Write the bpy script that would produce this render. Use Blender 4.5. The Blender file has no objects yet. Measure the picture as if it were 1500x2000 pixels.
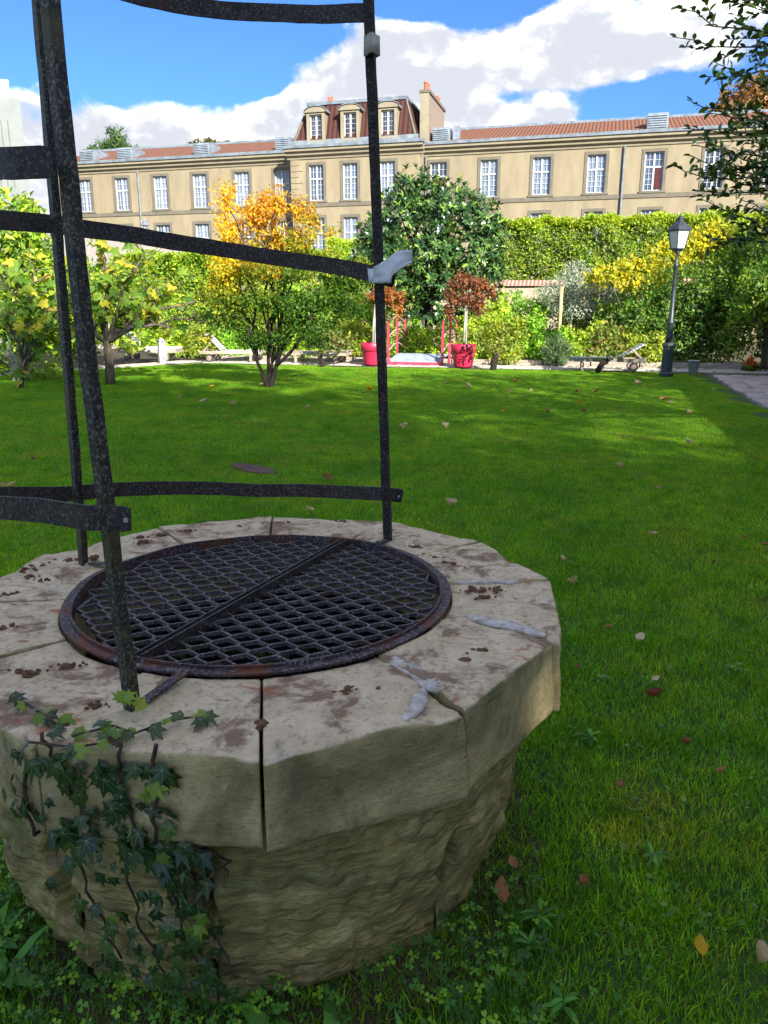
import bpy, math, random
import numpy as np
from mathutils import Vector, Matrix, noise
R = math.radians
rng = np.random.default_rng(11)
random.seed(5)
SC = bpy.context.scene
COL = SC.collection

# ------------------------------------------------------------------ camera
cam = bpy.data.cameras.new('camera'); camo = bpy.data.objects.new('camera', cam); COL.objects.link(camo)
cam.sensor_fit = 'VERTICAL'; cam.sensor_height = 36; cam.lens = 27; cam.clip_start = 0.05; cam.clip_end = 3000
camo.location = (0, 0, 1.6); camo.rotation_euler = (R(90) - math.atan(395 / 1500), 0, 0)
SC.camera = camo

# ------------------------------------------------------------------ sky, sun, exposure
SUN_AZ, SUN_EL = R(25), R(26)              # azimuth counted from straight behind the camera towards its right
SUN = Vector((math.sin(SUN_AZ) * math.cos(SUN_EL), -math.cos(SUN_AZ) * math.cos(SUN_EL), math.sin(SUN_EL)))
SKY_STRENGTH = 0.15
SC.view_settings.view_transform = 'Standard'; SC.view_settings.look = 'None'
SC.view_settings.exposure = 2.6; SC.view_settings.gamma = 1
SC.cycles.max_bounces = 6; SC.cycles.diffuse_bounces = 3; SC.cycles.transmission_bounces = 3; SC.cycles.glossy_bounces = 2
W = bpy.data.worlds.new('World'); SC.world = W; W.use_nodes = True
def build_world():
    nt = W.node_tree; N = nt.nodes; L = nt.links
    for n in list(N): N.remove(n)
    out = N.new('ShaderNodeOutputWorld'); bg = N.new('ShaderNodeBackground'); bg.inputs[1].default_value = SKY_STRENGTH
    L.new(bg.outputs[0], out.inputs[0])
    sky = N.new('ShaderNodeTexSky'); sky.sky_type = 'NISHITA'; sky.sun_disc = False
    sky.sun_elevation = SUN_EL; sky.sun_rotation = math.pi - SUN_AZ
    sky.air_density = 1.0; sky.dust_density = 0.2; sky.ozone_density = 4.0
    tc = N.new('ShaderNodeTexCoord'); D = tc.outputs['Generated']
    def vm(op, a, b=None):
        n = N.new('ShaderNodeVectorMath'); n.operation = op
        for i, x in enumerate((a, b)):
            if x is None: continue
            if isinstance(x, tuple): n.inputs[i].default_value = x
            else: L.new(x, n.inputs[i])
        return n.outputs['Value'] if op == 'LENGTH' else n.outputs[0]
    def m(op, a, b=0.0, c=None):
        n = N.new('ShaderNodeMath'); n.operation = op
        for i, x in enumerate((a, b, c)):
            if x is None: continue
            if isinstance(x, (int, float)): n.inputs[i].default_value = x
            else: L.new(x, n.inputs[i])
        return n.outputs[0]
    def fbm(vec, scale, detail, rough, dist=0.0):
        n = N.new('ShaderNodeTexNoise'); n.inputs['Scale'].default_value = scale; n.inputs['Detail'].default_value = detail
        n.inputs['Roughness'].default_value = rough; n.inputs['Distortion'].default_value = dist; L.new(vec, n.inputs['Vector']); return n.outputs['Fac']
    def ss(x, a, b):
        n = N.new('ShaderNodeMapRange'); n.interpolation_type = 'SMOOTHSTEP'
        n.inputs['From Min'].default_value = a; n.inputs['From Max'].default_value = b; L.new(x, n.inputs['Value']); return n.outputs[0]
    big = fbm(vm('MULTIPLY', D, (1, 1, 1.9)), 3.2, 3, 0.5)
    # cumulus banks (direction, radii, sign)
    banks = [((-.36, .93, .158), (.20, .30, .078), 1), ((-.22, .95, .186), (.10, .3, .056), 1.2), ((-.11, .965, .190), (.08, .3, .050), 1.2),
             ((-.02, .96, .262), (.13, .3, .050), 1.1), ((.10, .95, .26), (.17, .3, .075), 1), ((.24, .92, .280), (.13, .3, .055), 1),
             ((.10, .96, .19), (.22, .3, .045), .8), ((.42, .90, .17), (.12, .3, .05), .8), ((-.25, .93, .292), (.035, .3, .014), .75), ((-.33, .92, .235), (.06, .3, .012), .7),
             ((-.27, .93, .275), (.22, .3, .058), -1.9), ((-.14, .945, .300), (.14, .3, .036), -1.8), ((-.155, .945, .246), (.06, .3, .016), -1.2), ((.02, .95, .228), (.07, .3, .012), -.9), ((.20, .94, .232), (.08, .3, .012), -.8), ((.315, .925, .215), (.10, .3, .030), -1.8), ((.07, .945, .322), (.12, .3, .024), -2.0)]
    acc = None
    for c, r, sg in banks:
        l = vm('LENGTH', vm('MULTIPLY', vm('SUBTRACT', D, c), tuple(1 / x for x in r)))
        b = m('MULTIPLY', ss(l, 1.35, 0.25), sg * 0.42)
        acc = b if acc is None else m('ADD', acc, b)
    def puff(vec):
        a = fbm(vm('MULTIPLY', vec, (1, 1, 1.45)), 11.0, 7, 0.58, 0.15)
        v = N.new('ShaderNodeTexVoronoi'); v.inputs['Scale'].default_value = 15.0; v.inputs['Detail'].default_value = 2.0; v.inputs['Roughness'].default_value = .55
        L.new(vm('ADD', vm('MULTIPLY', vec, (1, 1, 1.45)), vm('MULTIPLY', noisevec, (.05, .05, .05))), v.inputs['Vector'])
        return m('ADD', m('MULTIPLY', m('SUBTRACT', a, 0.5), 1.55), m('MULTIPLY', m('SUBTRACT', 0.45, v.outputs['Distance']), 0.22))
    nv = N.new('ShaderNodeTexNoise'); nv.inputs['Scale'].default_value = 14; nv.inputs['Detail'].default_value = 6; L.new(D, nv.inputs['Vector']); noisevec = nv.outputs['Color']
    base = m('ADD', m('MULTIPLY', m('SUBTRACT', big, 0.335), 0.9), acc)
    pf = puff(D); dens = m('ADD', base, pf); cov = ss(dens, -0.04, 0.34)
    # relief: compare with the cloud a little further from the light, thick parts turn grey underneath
    pf2 = puff(vm('ADD', D, (-.004, 0, .016)))
    tone = fbm(vm('ADD', vm('MULTIPLY', D, (1, 1, 2.0)), (3.1, 0.4, 0.05)), 5.0, 5, 0.55)
    lit = ss(m('ADD', m('ADD', m('MULTIPLY', m('SUBTRACT', pf, pf2), 2.0), m('MULTIPLY', m('SUBTRACT', tone, 0.5), 1.9)), m('MULTIPLY', m('SUBTRACT', dens, 0.32), -0.75)), -0.50, 0.56)
    lit = m('POWER', lit, 1.8)
    cm = N.new('ShaderNodeMix'); cm.data_type = 'RGBA'; L.new(lit, cm.inputs['Factor'])
    cm.inputs[6].default_value = (.84, .88, .98, 1); cm.inputs[7].default_value = (3.2, 3.05, 2.75, 1)
    tint = N.new('ShaderNodeMix'); tint.data_type = 'RGBA'; tint.blend_type = 'MULTIPLY'; tint.inputs['Factor'].default_value = 1
    L.new(sky.outputs[0], tint.inputs[6]); tint.inputs[7].default_value = (0.100, 0.155, 0.242, 1)
    mx = N.new('ShaderNodeMix'); mx.data_type = 'RGBA'; L.new(cov, mx.inputs['Factor'])
    L.new(tint.outputs[2], mx.inputs[6]); L.new(cm.outputs[2], mx.inputs[7])
    L.new(mx.outputs[2], bg.inputs[0])
build_world()
sl = bpy.data.lights.new('sun', 'SUN'); sl.energy = 2.0; sl.angle = R(0.53); sl.color = (1, 0.95, 0.87)
so = bpy.data.objects.new('sun', sl); COL.objects.link(so); so.rotation_euler = (-SUN).to_track_quat('-Z', 'Y').to_euler(); so.location = (20, -20, 30)

# ------------------------------------------------------------------ helpers
def hx(h):
    h = h.lstrip('#'); v = [int(h[i:i + 2], 16) / 255 for i in (0, 2, 4)]
    return tuple(x / 12.92 if x <= .04045 else ((x + .055) / 1.055) ** 2.4 for x in v)
def tag(o, label=None, cat=None, group=None, kind=None):
    if label: o['label'] = label
    if cat: o['category'] = cat
    if group: o['group'] = group
    if kind: o['kind'] = kind
    return o
def thing(name, label, cat, loc=(0, 0, 0), rz=0.0, group=None):
    o = bpy.data.objects.new(name, None); COL.objects.link(o); o.empty_display_size = .1
    o.location = loc; o.rotation_euler = (0, 0, rz)
    return tag(o, label, cat, group)
def link(name, me, parent=None, loc=None, rot=None, scale=None):
    o = bpy.data.objects.new(name, me); COL.objects.link(o)
    if parent: o.parent = parent
    if loc is not None: o.location = loc
    if rot is not None: o.rotation_euler = rot
    if scale is not None: o.scale = scale
    return o
def mesh(name, V, F, mat, smooth=False):
    me = bpy.data.meshes.new(name)
    me.from_pydata([tuple(map(float, v)) for v in V], [], F)
    for x in (mat if isinstance(mat, (list, tuple)) else [mat]): me.materials.append(x)
    if smooth: me.polygons.foreach_set('use_smooth', [True] * len(me.polygons))
    me.update(); return me
def copy_tree(o, parent=None):
    c = o.copy(); COL.objects.link(c); c.parent = parent
    for ch in list(o.children): copy_tree(ch, c)
    return c
class MB:
    def __init__(s): s.V = []; s.F = []; s.M = []; s.mi = 0
    def add(s, V, F):
        b = len(s.V); s.V += [tuple(v) for v in V]; s.F += [tuple(i + b for i in f) for f in F]; s.M += [s.mi] * len(F); return s
    def box(s, x0, x1, y0, y1, z0, z1, tr=None):
        V = [(x, y, z) for z in (z0, z1) for y in (y0, y1) for x in (x0, x1)]
        if tr: V = [tr(v) for v in V]
        return s.add(V, [(0, 2, 3, 1), (4, 5, 7, 6), (0, 1, 5, 4), (2, 6, 7, 3), (0, 4, 6, 2), (1, 3, 7, 5)])
    def hexa(s, V): return s.add(V, [(0, 2, 3, 1), (4, 5, 7, 6), (0, 1, 5, 4), (2, 6, 7, 3), (0, 4, 6, 2), (1, 3, 7, 5)])
    def bar(s, a, b, w, h, up=(0, 0, 1)):
        a = Vector(a); b = Vector(b); d = (b - a).normalized(); sd = d.cross(Vector(up))
        if sd.length < 1e-4: sd = d.cross(Vector((1, 0, 0)))
        sd.normalize(); u = sd.cross(d)
        V = [p + sd * sx * w / 2 + u * sz * h / 2 for sz in (-1, 1) for p in (a, b) for sx in (-1, 1)]
        return s.hexa(V)
    def tube(s, pts, rad, n=8, cap=True):
        pts = [Vector(p) for p in pts]; k = len(pts)
        if not hasattr(rad, '__len__'): rad = [rad] * k
        t0 = (pts[1] - pts[0]).normalized(); ref = Vector((0, 0, 1)) if abs(t0.z) < .9 else Vector((1, 0, 0))
        nrm = (ref - t0 * ref.dot(t0)).normalized(); V = []
        for i, p in enumerate(pts):
            t = (pts[min(i + 1, k - 1)] - pts[max(i - 1, 0)]).normalized()
            nrm = (nrm - t * nrm.dot(t)).normalized(); bi = t.cross(nrm)
            V += [p + (nrm * math.cos(2 * math.pi * j / n) + bi * math.sin(2 * math.pi * j / n)) * rad[i] for j in range(n)]
        F = [(i * n + j, i * n + (j + 1) % n, (i + 1) * n + (j + 1) % n, (i + 1) * n + j) for i in range(k - 1) for j in range(n)]
        if cap: F += [tuple(range(n - 1, -1, -1)), tuple((k - 1) * n + j for j in range(n))]
        return s.add(V, F)
    def lathe(s, prof, n=24, c=(0, 0), ph=0.0):
        V = [(c[0] + r * math.cos(ph + 2 * math.pi * j / n), c[1] + r * math.sin(ph + 2 * math.pi * j / n), z) for r, z in prof for j in range(n)]; k = len(prof)
        F = [(i * n + j, i * n + (j + 1) % n, (i + 1) * n + (j + 1) % n, (i + 1) * n + j) for i in range(k - 1) for j in range(n)]
        F += [tuple(range(n - 1, -1, -1)), tuple((k - 1) * n + j for j in range(n))]
        return s.add(V, F)
    def sweep(s, prof, pts):                 # closed 2-D profile list per point: list of rings
        n = len(prof[0]); k = len(prof); V = [v for ring in prof for v in ring]
        F = [(i * n + j, i * n + (j + 1) % n, (i + 1) * n + (j + 1) % n, (i + 1) * n + j) for i in range(k - 1) for j in range(n)]
        F += [tuple(range(n - 1, -1, -1)), tuple((k - 1) * n + j for j in range(n))]
        return s.add(V, F)
    def extx(s, prof, x0, x1):               # profile (y,z) extruded along x
        return s.sweep([[(x, y, z) for y, z in prof] for x in (x0, x1)], None)
    def me(s, name, mat, smooth=False):
        m = mesh(name, s.V, s.F, mat, smooth)
        if isinstance(mat, (list, tuple)): m.polygons.foreach_set('material_index', s.M)
        return m
    def build(s, name, mat, parent=None, smooth=False, bevel=0):
        o = link(name, s.me(name, mat, smooth), parent)
        if bevel:
            b = o.modifiers.new('bevel', 'BEVEL'); b.width = bevel; b.segments = 2; b.limit_method = 'ANGLE'
        return o

# ------------------------------------------------------------------ materials
def newmat(name):
    m = bpy.data.materials.new(name); m.use_nodes = True; nt = m.node_tree
    return m, nt, nt.nodes['Principled BSDF']
def noise_n(nt, scale, detail=5, rough=.55, vec=None, dist=0):
    n = nt.nodes.new('ShaderNodeTexNoise'); n.inputs['Scale'].default_value = scale; n.inputs['Detail'].default_value = detail
    n.inputs['Roughness'].default_value = rough; n.inputs['Distortion'].default_value = dist
    if vec is not None: nt.links.new(vec, n.inputs['Vector'])
    return n.outputs['Fac']
def ramp(nt, fac, stops):
    r = nt.nodes.new('ShaderNodeValToRGB'); e = r.color_ramp.elements
    while len(e) < len(stops): e.new(.5)
    for x, (p, c) in zip(e, stops): x.position = p; x.color = (*c, 1) if len(c) == 3 else c
    nt.links.new(fac, r.inputs[0]); return r.outputs[0]
def mixc(nt, f, a, b, mode='MIX'):
    n = nt.nodes.new('ShaderNodeMix'); n.data_type = 'RGBA'; n.blend_type = mode
    for i, x in ((0, f), (6, a), (7, b)):
        if isinstance(x, (int, float)): n.inputs[i].default_value = x
        elif isinstance(x, tuple): n.inputs[i].default_value = (*x, 1)
        else: nt.links.new(x, n.inputs[i])
    return n.outputs[2]
def mth(nt, op, a, b=0.0):
    n = nt.nodes.new('ShaderNodeMath'); n.operation = op
    for i, x in ((0, a), (1, b)):
        if isinstance(x, (int, float)): n.inputs[i].default_value = x
        else: nt.links.new(x, n.inputs[i])
    return n.outputs[0]
def bump(nt, p, h, strength=.4, dist=.01):
    b = nt.nodes.new('ShaderNodeBump'); b.inputs['Strength'].default_value = strength; b.inputs['Distance'].default_value = dist
    nt.links.new(h, b.inputs['Height']); nt.links.new(b.outputs[0], p.inputs['Normal'])
def coords(nt, kind='Object', scale=None):
    t = nt.nodes.new('ShaderNodeTexCoord'); v = t.outputs[kind]
    if scale:
        m = nt.nodes.new('ShaderNodeMapping'); m.inputs['Scale'].default_value = scale; nt.links.new(v, m.inputs['Vector']); v = m.outputs[0]
    return v
def simple(name, stops, scale=4, rough=.7, bs=None, bstr=.3, bdist=.005, metal=0, vscale=None, spec=.5, detail=6):
    m, nt, p = newmat(name); v = coords(nt, 'Object', vscale)
    nt.links.new(ramp(nt, noise_n(nt, scale, detail, .6, v), stops), p.inputs['Base Color'])
    p.inputs['Roughness'].default_value = rough; p.inputs['Metallic'].default_value = metal; p.inputs['Specular IOR Level'].default_value = spec
    if bs: bump(nt, p, noise_n(nt, bs, 6, .6, v), bstr, bdist)
    return m
def two(a, b, lo=.35, hi=.65): return [(lo, a), (hi, b)]
def leafmat(name, trans=.35, rough=.45, rnd=None, spec=.4, gain=1.0):
    m, nt, p = newmat(name)
    if rnd is None:
        a = nt.nodes.new('ShaderNodeVertexColor'); a.layer_name = 'Col'; col = a.outputs[0]
    else:
        oi = nt.nodes.new('ShaderNodeObjectInfo'); col = ramp(nt, oi.outputs['Random'], rnd)
        col = mixc(nt, .35, col, ramp(nt, noise_n(nt, 25, 3, .5, coords(nt)), [(.3, (.5, .5, .5)), (.7, (1.35, 1.3, 1.2))]), 'MULTIPLY')
    if gain != 1: col = mixc(nt, 1.0, col, (gain, gain, gain), 'MULTIPLY')
    nt.links.new(col, p.inputs['Base Color']); p.inputs['Roughness'].default_value = rough; p.inputs['Specular IOR Level'].default_value = spec
    t = nt.nodes.new('ShaderNodeBsdfTranslucent')
    nt.links.new(mixc(nt, 1.0, col, (1.5, 1.45, .7), 'MULTIPLY'), t.inputs[0])
    mx = nt.nodes.new('ShaderNodeMixShader'); mx.inputs[0].default_value = trans
    nt.links.new(p.outputs[0], mx.inputs[1]); nt.links.new(t.outputs[0], mx.inputs[2])
    nt.links.new(mx.outputs[0], nt.nodes['Material Output'].inputs[0]); return m
M = {}
def stone_mat(name, base, top, side_green, tool=0.0, strata=False):
    m, nt, p = newmat(name); v = coords(nt)
    g = nt.nodes.new('ShaderNodeNewGeometry'); sx = nt.nodes.new('ShaderNodeSeparateXYZ'); nt.links.new(g.outputs['Normal'], sx.inputs[0])
    up = nt.nodes.new('ShaderNodeMapRange'); up.inputs['From Min'].default_value = .35; up.inputs['From Max'].default_value = .85; nt.links.new(sx.outputs['Z'], up.inputs['Value'])
    a = ramp(nt, noise_n(nt, 7, 9, .62, v), base)
    a = mixc(nt, ramp(nt, noise_n(nt, 3.1, 6, .6, v, .6), [(.42, (0, 0, 0)), (.66, (1, 1, 1))]), a, side_green)
    t = ramp(nt, noise_n(nt, 16, 10, .68, v), top)
    t = mixc(nt, ramp(nt, noise_n(nt, 6.5, 9, .7, v, .4), [(.52, (0, 0, 0)), (.60, (.85, .85, .85)), (.75, (.5, .5, .5))]), t, hx('#7a5a48'))       # brown growth
    t = mixc(nt, ramp(nt, noise_n(nt, 9, 7, .65, coords(nt, 'Object', (1.3, .8, 1)), .3), [(.60, (0, 0, 0)), (.70, (.6, .6, .6))]), t, hx('#d2cdc6'))   # pale lichen
    t = mixc(nt, ramp(nt, noise_n(nt, 60, 4, .6, v), [(.36, (.4, .4, .4)), (.46, (0, 0, 0))]), t, hx('#6c5a4c'))                                  # grains
    t = mixc(nt, ramp(nt, noise_n(nt, 4.3, 4, .6, coords(nt, 'Object', (1, 1.4, 1)), .8), [(.635, (0, 0, 0)), (.67, (.7, .7, .7))]), t, hx('#a3572f'))  # rust spots
    a = mixc(nt, ramp(nt, noise_n(nt, 11, 5, .6, coords(nt, 'Object', (1.1, 1, .9)), .2), [(.68, (0, 0, 0)), (.72, (.5, .5, .5))]), a, hx('#c9c6b8'))
    a = mixc(nt, ramp(nt, noise_n(nt, 4.5, 10, .72, coords(nt, 'Object', (1.5, 1.5, .8)), .5), [(.56, (0, 0, 0)), (.70, (.6, .6, .6))]), a, hx('#4f4a36'))
    a = mixc(nt, ramp(nt, noise_n(nt, 70, 5, .65, v), [(.36, (.28, .28, .28)), (.45, (0, 0, 0))]), a, hx('#4b4431'))
    if strata: a = mixc(nt, ramp(nt, noise_n(nt, 5, 9, .7, coords(nt, 'Object', (.8, .8, 5)), 1.5), [(.45, (0, 0, 0)), (.62, (.7, .7, .7))]), a, hx('#6d5d3c'))
    nt.links.new(mixc(nt, up.outputs[0], a, t), p.inputs['Base Color'])
    p.inputs['Roughness'].default_value = .9; p.inputs['Specular IOR Level'].default_value = .2
    h = noise_n(nt, 38, 9, .68, v)
    if tool: h = mth(nt, 'ADD', h, mth(nt, 'MULTIPLY', noise_n(nt, 12, 3, .5, coords(nt, 'Object', (.7, .7, 16)), .3), tool))
    if strata: h = mth(nt, 'ADD', mth(nt, 'MULTIPLY', h, .5), mth(nt, 'MULTIPLY', noise_n(nt, 9, 8, .62, coords(nt, 'Object', (.9, .9, 4.5)), 1.2), 1.4))
    bump(nt, p, h, .8, .014 if not strata else .03); return m
M['coping'] = stone_mat('coping_stone', [(.25, hx('#9a8a5e')), (.5, hx('#c2ae7c')), (.75, hx('#d8c594'))], [(.25, hx('#a8977a')), (.5, hx('#d2c09c')), (.75, hx('#e6d6b6'))], hx('#6a6644'), .22)
M['drum'] = stone_mat('rough_stone', [(.22, hx('#a58f58')), (.5, hx('#d6bc78')), (.78, hx('#efdb9e'))], [(.3, hx('#a59568')), (.7, hx('#d8c799'))], hx('#8a8656'), 0, True)
M['mortar'] = simple('mortar', [(.3, hx('#9a9080')), (.5, hx('#c9c2b4')), (.7, hx('#e4dfd4'))], 38, .95, 90, 1, .012)
M['moss'] = simple('dry_moss', [(.3, hx('#4a3222')), (.7, hx('#8a6444'))], 45, 1, 120, 1, .01)
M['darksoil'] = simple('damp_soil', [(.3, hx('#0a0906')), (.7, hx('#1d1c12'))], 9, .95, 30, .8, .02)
def iron_mat(name, a, b, speck, rust, rlo=.60):
    m, nt, p = newmat(name); v = coords(nt)
    c = ramp(nt, noise_n(nt, 30, 7, .65, v), two(a, b))
    c = mixc(nt, ramp(nt, noise_n(nt, 130, 5, .7, v), [(.53, (0, 0, 0)), (.60, (.8, .8, .8))]), c, speck)
    c = mixc(nt, ramp(nt, noise_n(nt, 7, 6, .65, v), [(rlo, (0, 0, 0)), (rlo + .10, (.85, .85, .85))]), c, rust)
    nt.links.new(c, p.inputs['Base Color']); p.inputs['Roughness'].default_value = .6; p.inputs['Specular IOR Level'].default_value = .3
    bump(nt, p, noise_n(nt, 90, 6, .65, v), .5, .004); return m
M['iron'] = iron_mat('weathered_iron', hx('#1f1b19'), hx('#3a3531'), hx('#6b645e'), hx('#432c21'))
M['ironlichen'] = iron_mat('lichen_iron', hx('#1c1a17'), hx('#3b3830'), hx('#7d7968'), hx('#524c30'), .54)
M['rustiron'] = iron_mat('rusty_iron', hx('#241e20'), hx('#463c3c'), hx('#8d888a'), hx('#63371f'), .48)
M['meshiron'] = iron_mat('mesh_iron', hx('#35312f'), hx('#5a5552'), hx('#8f8a86'), hx('#3f2f25'), .55)
M['tape'] = simple('grey_cloth_tape', two(hx('#c9cccc'), hx('#e2e4e3')), 12, .6, 40, .4, .004)
M['tapebeige'] = simple('beige_tape', two(hx('#8f8a7c'), hx('#b4af9f')), 30, .8, 60, .4, .004)
M['bark'] = simple('bark', two(hx('#3c3428'), hx('#73685a')), 9, .95, 30, .8, .02, vscale=(1, 1, .25))
M['barkdark'] = simple('dark_bark', two(hx('#2a221d'), hx('#4d4238')), 12, .95, 40, .8, .02, vscale=(1, 1, .3))
M['barkpale'] = simple('pale_bark', two(hx('#857f72'), hx('#b5b0a2')), 9, .9, 30, .5, .01, vscale=(1, 1, .4))
M['vinebark'] = simple('vine_bark', two(hx('#120e0c'), hx('#3b2e26')), 20, .95, 45, 1, .03)
M['soil'] = simple('garden_soil', two(hx('#2b241a'), hx('#544736')), 5, .95, 25, .7, .03)
M['leaf'] = leafmat('leaf', .42, .5, gain=1.7)
def plain_leaf():
    m, nt, p = newmat('thick_leaf'); a = nt.nodes.new('ShaderNodeVertexColor'); a.layer_name = 'Col'; nt.links.new(a.outputs[0], p.inputs['Base Color']); p.inputs['Roughness'].default_value = .6; return m
M['plainleaf'] = plain_leaf()
M['gloss'] = leafmat('glossy_leaf', .2, .28, spec=.5, gain=1.6)
M['olive'] = leafmat('olive_leaf', .15, .6)
M['plaster'] = simple('beige_render', [(.3, hx('#80755f')), (.55, hx('#8f8368')), (.75, hx('#9a8e72'))], 1.1, .9, 30, .25, .01, vscale=(1.6, 1.6, .45), detail=9)
M['surround'] = simple('stone_surround', two(hx('#635d4f'), hx('#716b5c')), 3, .9)
M['cornice'] = simple('cornice_stone', two(hx('#857c66'), hx('#938a72')), 2, .9)
M['zinc'] = simple('zinc', two(hx('#6d7780'), hx('#8a949c')), 3, .5, spec=.5)
M['slate'] = simple('lead_grey', two(hx('#5b646b'), hx('#7c868c')), 3, .6)
M['white'] = simple('white_paint', two(hx('#aaadac'), hx('#bcbfbe')), 3, .5)
M['whitewall'] = simple('white_wall', two(hx('#8c857d'), hx('#98928a')), 1.2, .9)
M['brick'] = simple('brick_chimney', two(hx('#75665a'), hx('#978677')), 12, .9)
M['terracotta'] = simple('terracotta', two(hx('#a2523a'), hx('#c06a4a')), 8, .85)
def glass_mat():
    m, nt, p = newmat('window_glass')
    oi = nt.nodes.new('ShaderNodeObjectInfo'); c = ramp(nt, oi.outputs['Random'], [(0, hx('#232b38')), (.4, hx('#4f5d72')), (.75, hx('#7d8897')), (1, hx('#353d49'))])
    nt.links.new(mixc(nt, .6, c, ramp(nt, noise_n(nt, 1.6, 3, .6, coords(nt)), [(.3, (.5, .5, .5)), (.7, (1.4, 1.4, 1.4))]), 'MULTIPLY'), p.inputs['Base Color'])
    p.inputs['Roughness'].default_value = .08; p.inputs['Specular IOR Level'].default_value = .8; return m
M['glass'] = glass_mat()
def tile_mat(name, a, b, cx, cz):
    m, nt, p = newmat(name); v = coords(nt)
    w = nt.nodes.new('ShaderNodeTexWave'); w.wave_type = 'BANDS'; w.bands_direction = 'X'; w.inputs['Scale'].default_value = cx; nt.links.new(v, w.inputs['Vector'])
    w2 = nt.nodes.new('ShaderNodeTexWave'); w2.wave_type = 'BANDS'; w2.bands_direction = 'Z'; w2.wave_profile = 'SAW'; w2.inputs['Scale'].default_value = cz; nt.links.new(v, w2.inputs['Vector'])
    c = ramp(nt, noise_n(nt, 7, 7, .75, v), two(a, b, .3, .7))
    c = mixc(nt, mth(nt, 'MULTIPLY', w.outputs['Fac'], .3), c, tuple(x * .45 for x in a))
    nt.links.new(c, p.inputs['Base Color']); p.inputs['Roughness'].default_value = .85
    bump(nt, p, mth(nt, 'ADD', w.outputs['Fac'], w2.outputs['Fac']), .8, .05); return m
M['tiles'] = tile_mat('orange_roof_tiles', hx('#673c2a'), hx('#885d44'), 1.6, 3.2)
M['redtiles'] = tile_mat('red_flat_tiles', hx('#43241d'), hx('#5c3329'), 1.2, 3.5)
M['wallcap'] = tile_mat('pink_wall_tiles', hx('#a87768'), hx('#c89a88'), 2.2, 2)
M['wood'] = simple('weathered_wood', two(hx('#867a6b'), hx('#ada293')), 5, .85, 30, .4, .01, vscale=(.3, 3, 3))
M['palewood'] = simple('pale_grey_wood', two(hx('#aaa8a2'), hx('#ccc9c2')), 5, .8, 30, .3, .005, vscale=(.3, 3, 3))
M['bluewood'] = simple('blue_grey_wood', two(hx('#a5abb8'), hx('#c6cad3')), 5, .8, 30, .3, .005, vscale=(.3, 3, 3))
M['stake'] = simple('stake_wood', two(hx('#9c8a5c'), hx('#c0af80')), 6, .85, 25, .4, .01, vscale=(3, 3, .3))
M['redpot'] = simple('raspberry_plastic', two(hx('#b02345'), hx('#bf2c50')), 2, .45)
M['redmetal'] = simple('red_painted_metal', two(hx('#b5304c'), hx('#cf5068')), 5, .45)
M['pinkmetal'] = simple('pale_pink_metal', two(hx('#d98f9c'), hx('#e6abb2')), 5, .45)
M['deck'] = simple('grey_deck', two(hx('#8796a3'), hx('#aab6c0')), 5, .5)
M['lamp'] = simple('dark_green_grey_paint', two(hx('#23292d'), hx('#3b4348')), 8, .42, 40, .2, .003)
M['lampglass'] = simple('frosted_glass', two(hx('#c2c4b8'), hx('#d3d4c8')), 3, .25)
M['galv'] = simple('galvanised_steel', two(hx('#8d949c'), hx('#b3b9bf')), 10, .4, metal=.4)
M['cushion'] = simple('white_cushion', two(hx('#e8e8e4'), hx('#f3f3f0')), 4, .9)
M['rubber'] = simple('rubber', two(hx('#2b2523'), hx('#4a3f3a')), 8, .8)
M['wheel'] = simple('wheel_wood', two(hx('#7c6a60'), hx('#9a8a80')), 8, .8)
M['cobble'] = simple('cobble', [(.3, hx('#6f655e')), (.7, hx('#a39890'))], 3, .85, 30, .5, .01)
M['pathdirt'] = simple('path_joint', two(hx('#4c463c'), hx('#6b6456')), 8, .95, 40, .6, .01)
M['pavestone'] = simple('pale_paving', two(hx('#a39b8c'), hx('#c3bcae')), 3, .9, 20, .4, .01)
M['slabred'] = simple('red_stone', [(.3, hx('#3d2722')), (.7, hx('#6b4c44'))], 12, .9, 40, .6, .01)
M['rubble'] = simple('rubble_wall', [(.3, hx('#8d826d')), (.7, hx('#beb29b'))], 2.2, .95, 6, .8, .05)
M['flower'] = leafmat('flower', .3, .6)
M['maroon'] = simple('maroon_curtain', two(hx('#3d161a'), hx('#57242a')), 5, .9)
M['veneer'] = simple('greenish_white_panel', two(hx('#686f6a'), hx('#747b76')), 1, .6)
M['panelgroove'] = simple('panel_groove', two(hx('#4d524a'), hx('#585e55')), 1, .6)
M['paleglass'] = simple('pale_green_glass', two(hx('#b7d0c4'), hx('#c9ddd2')), 1, .2)

# ------------------------------------------------------------------ vectorised leaves
def unit(a): return a / np.maximum(np.linalg.norm(a, axis=-1, keepdims=True), 1e-9)
def rvec(n): return unit(rng.normal(size=(n, 3)))
def np_mesh(name, V, T, mat, cols=None):
    me = bpy.data.meshes.new(name); n = len(V); k = len(T)
    me.vertices.add(n); me.vertices.foreach_set('co', V.astype(np.float32).ravel())
    me.loops.add(k * 3); me.loops.foreach_set('vertex_index', T.astype(np.int32).ravel())
    me.polygons.add(k); me.polygons.foreach_set('loop_start', np.arange(0, k * 3, 3, dtype=np.int32)); me.polygons.foreach_set('loop_total', np.full(k, 3, dtype=np.int32))
    me.materials.append(mat)
    if cols is not None:
        a = me.color_attributes.new('Col', 'FLOAT_COLOR', 'POINT'); c = np.ones((n, 4), np.float32); c[:, :3] = cols; a.data.foreach_set('color', c.ravel())
    me.update(calc_edges=True); me.validate(); return me
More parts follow.
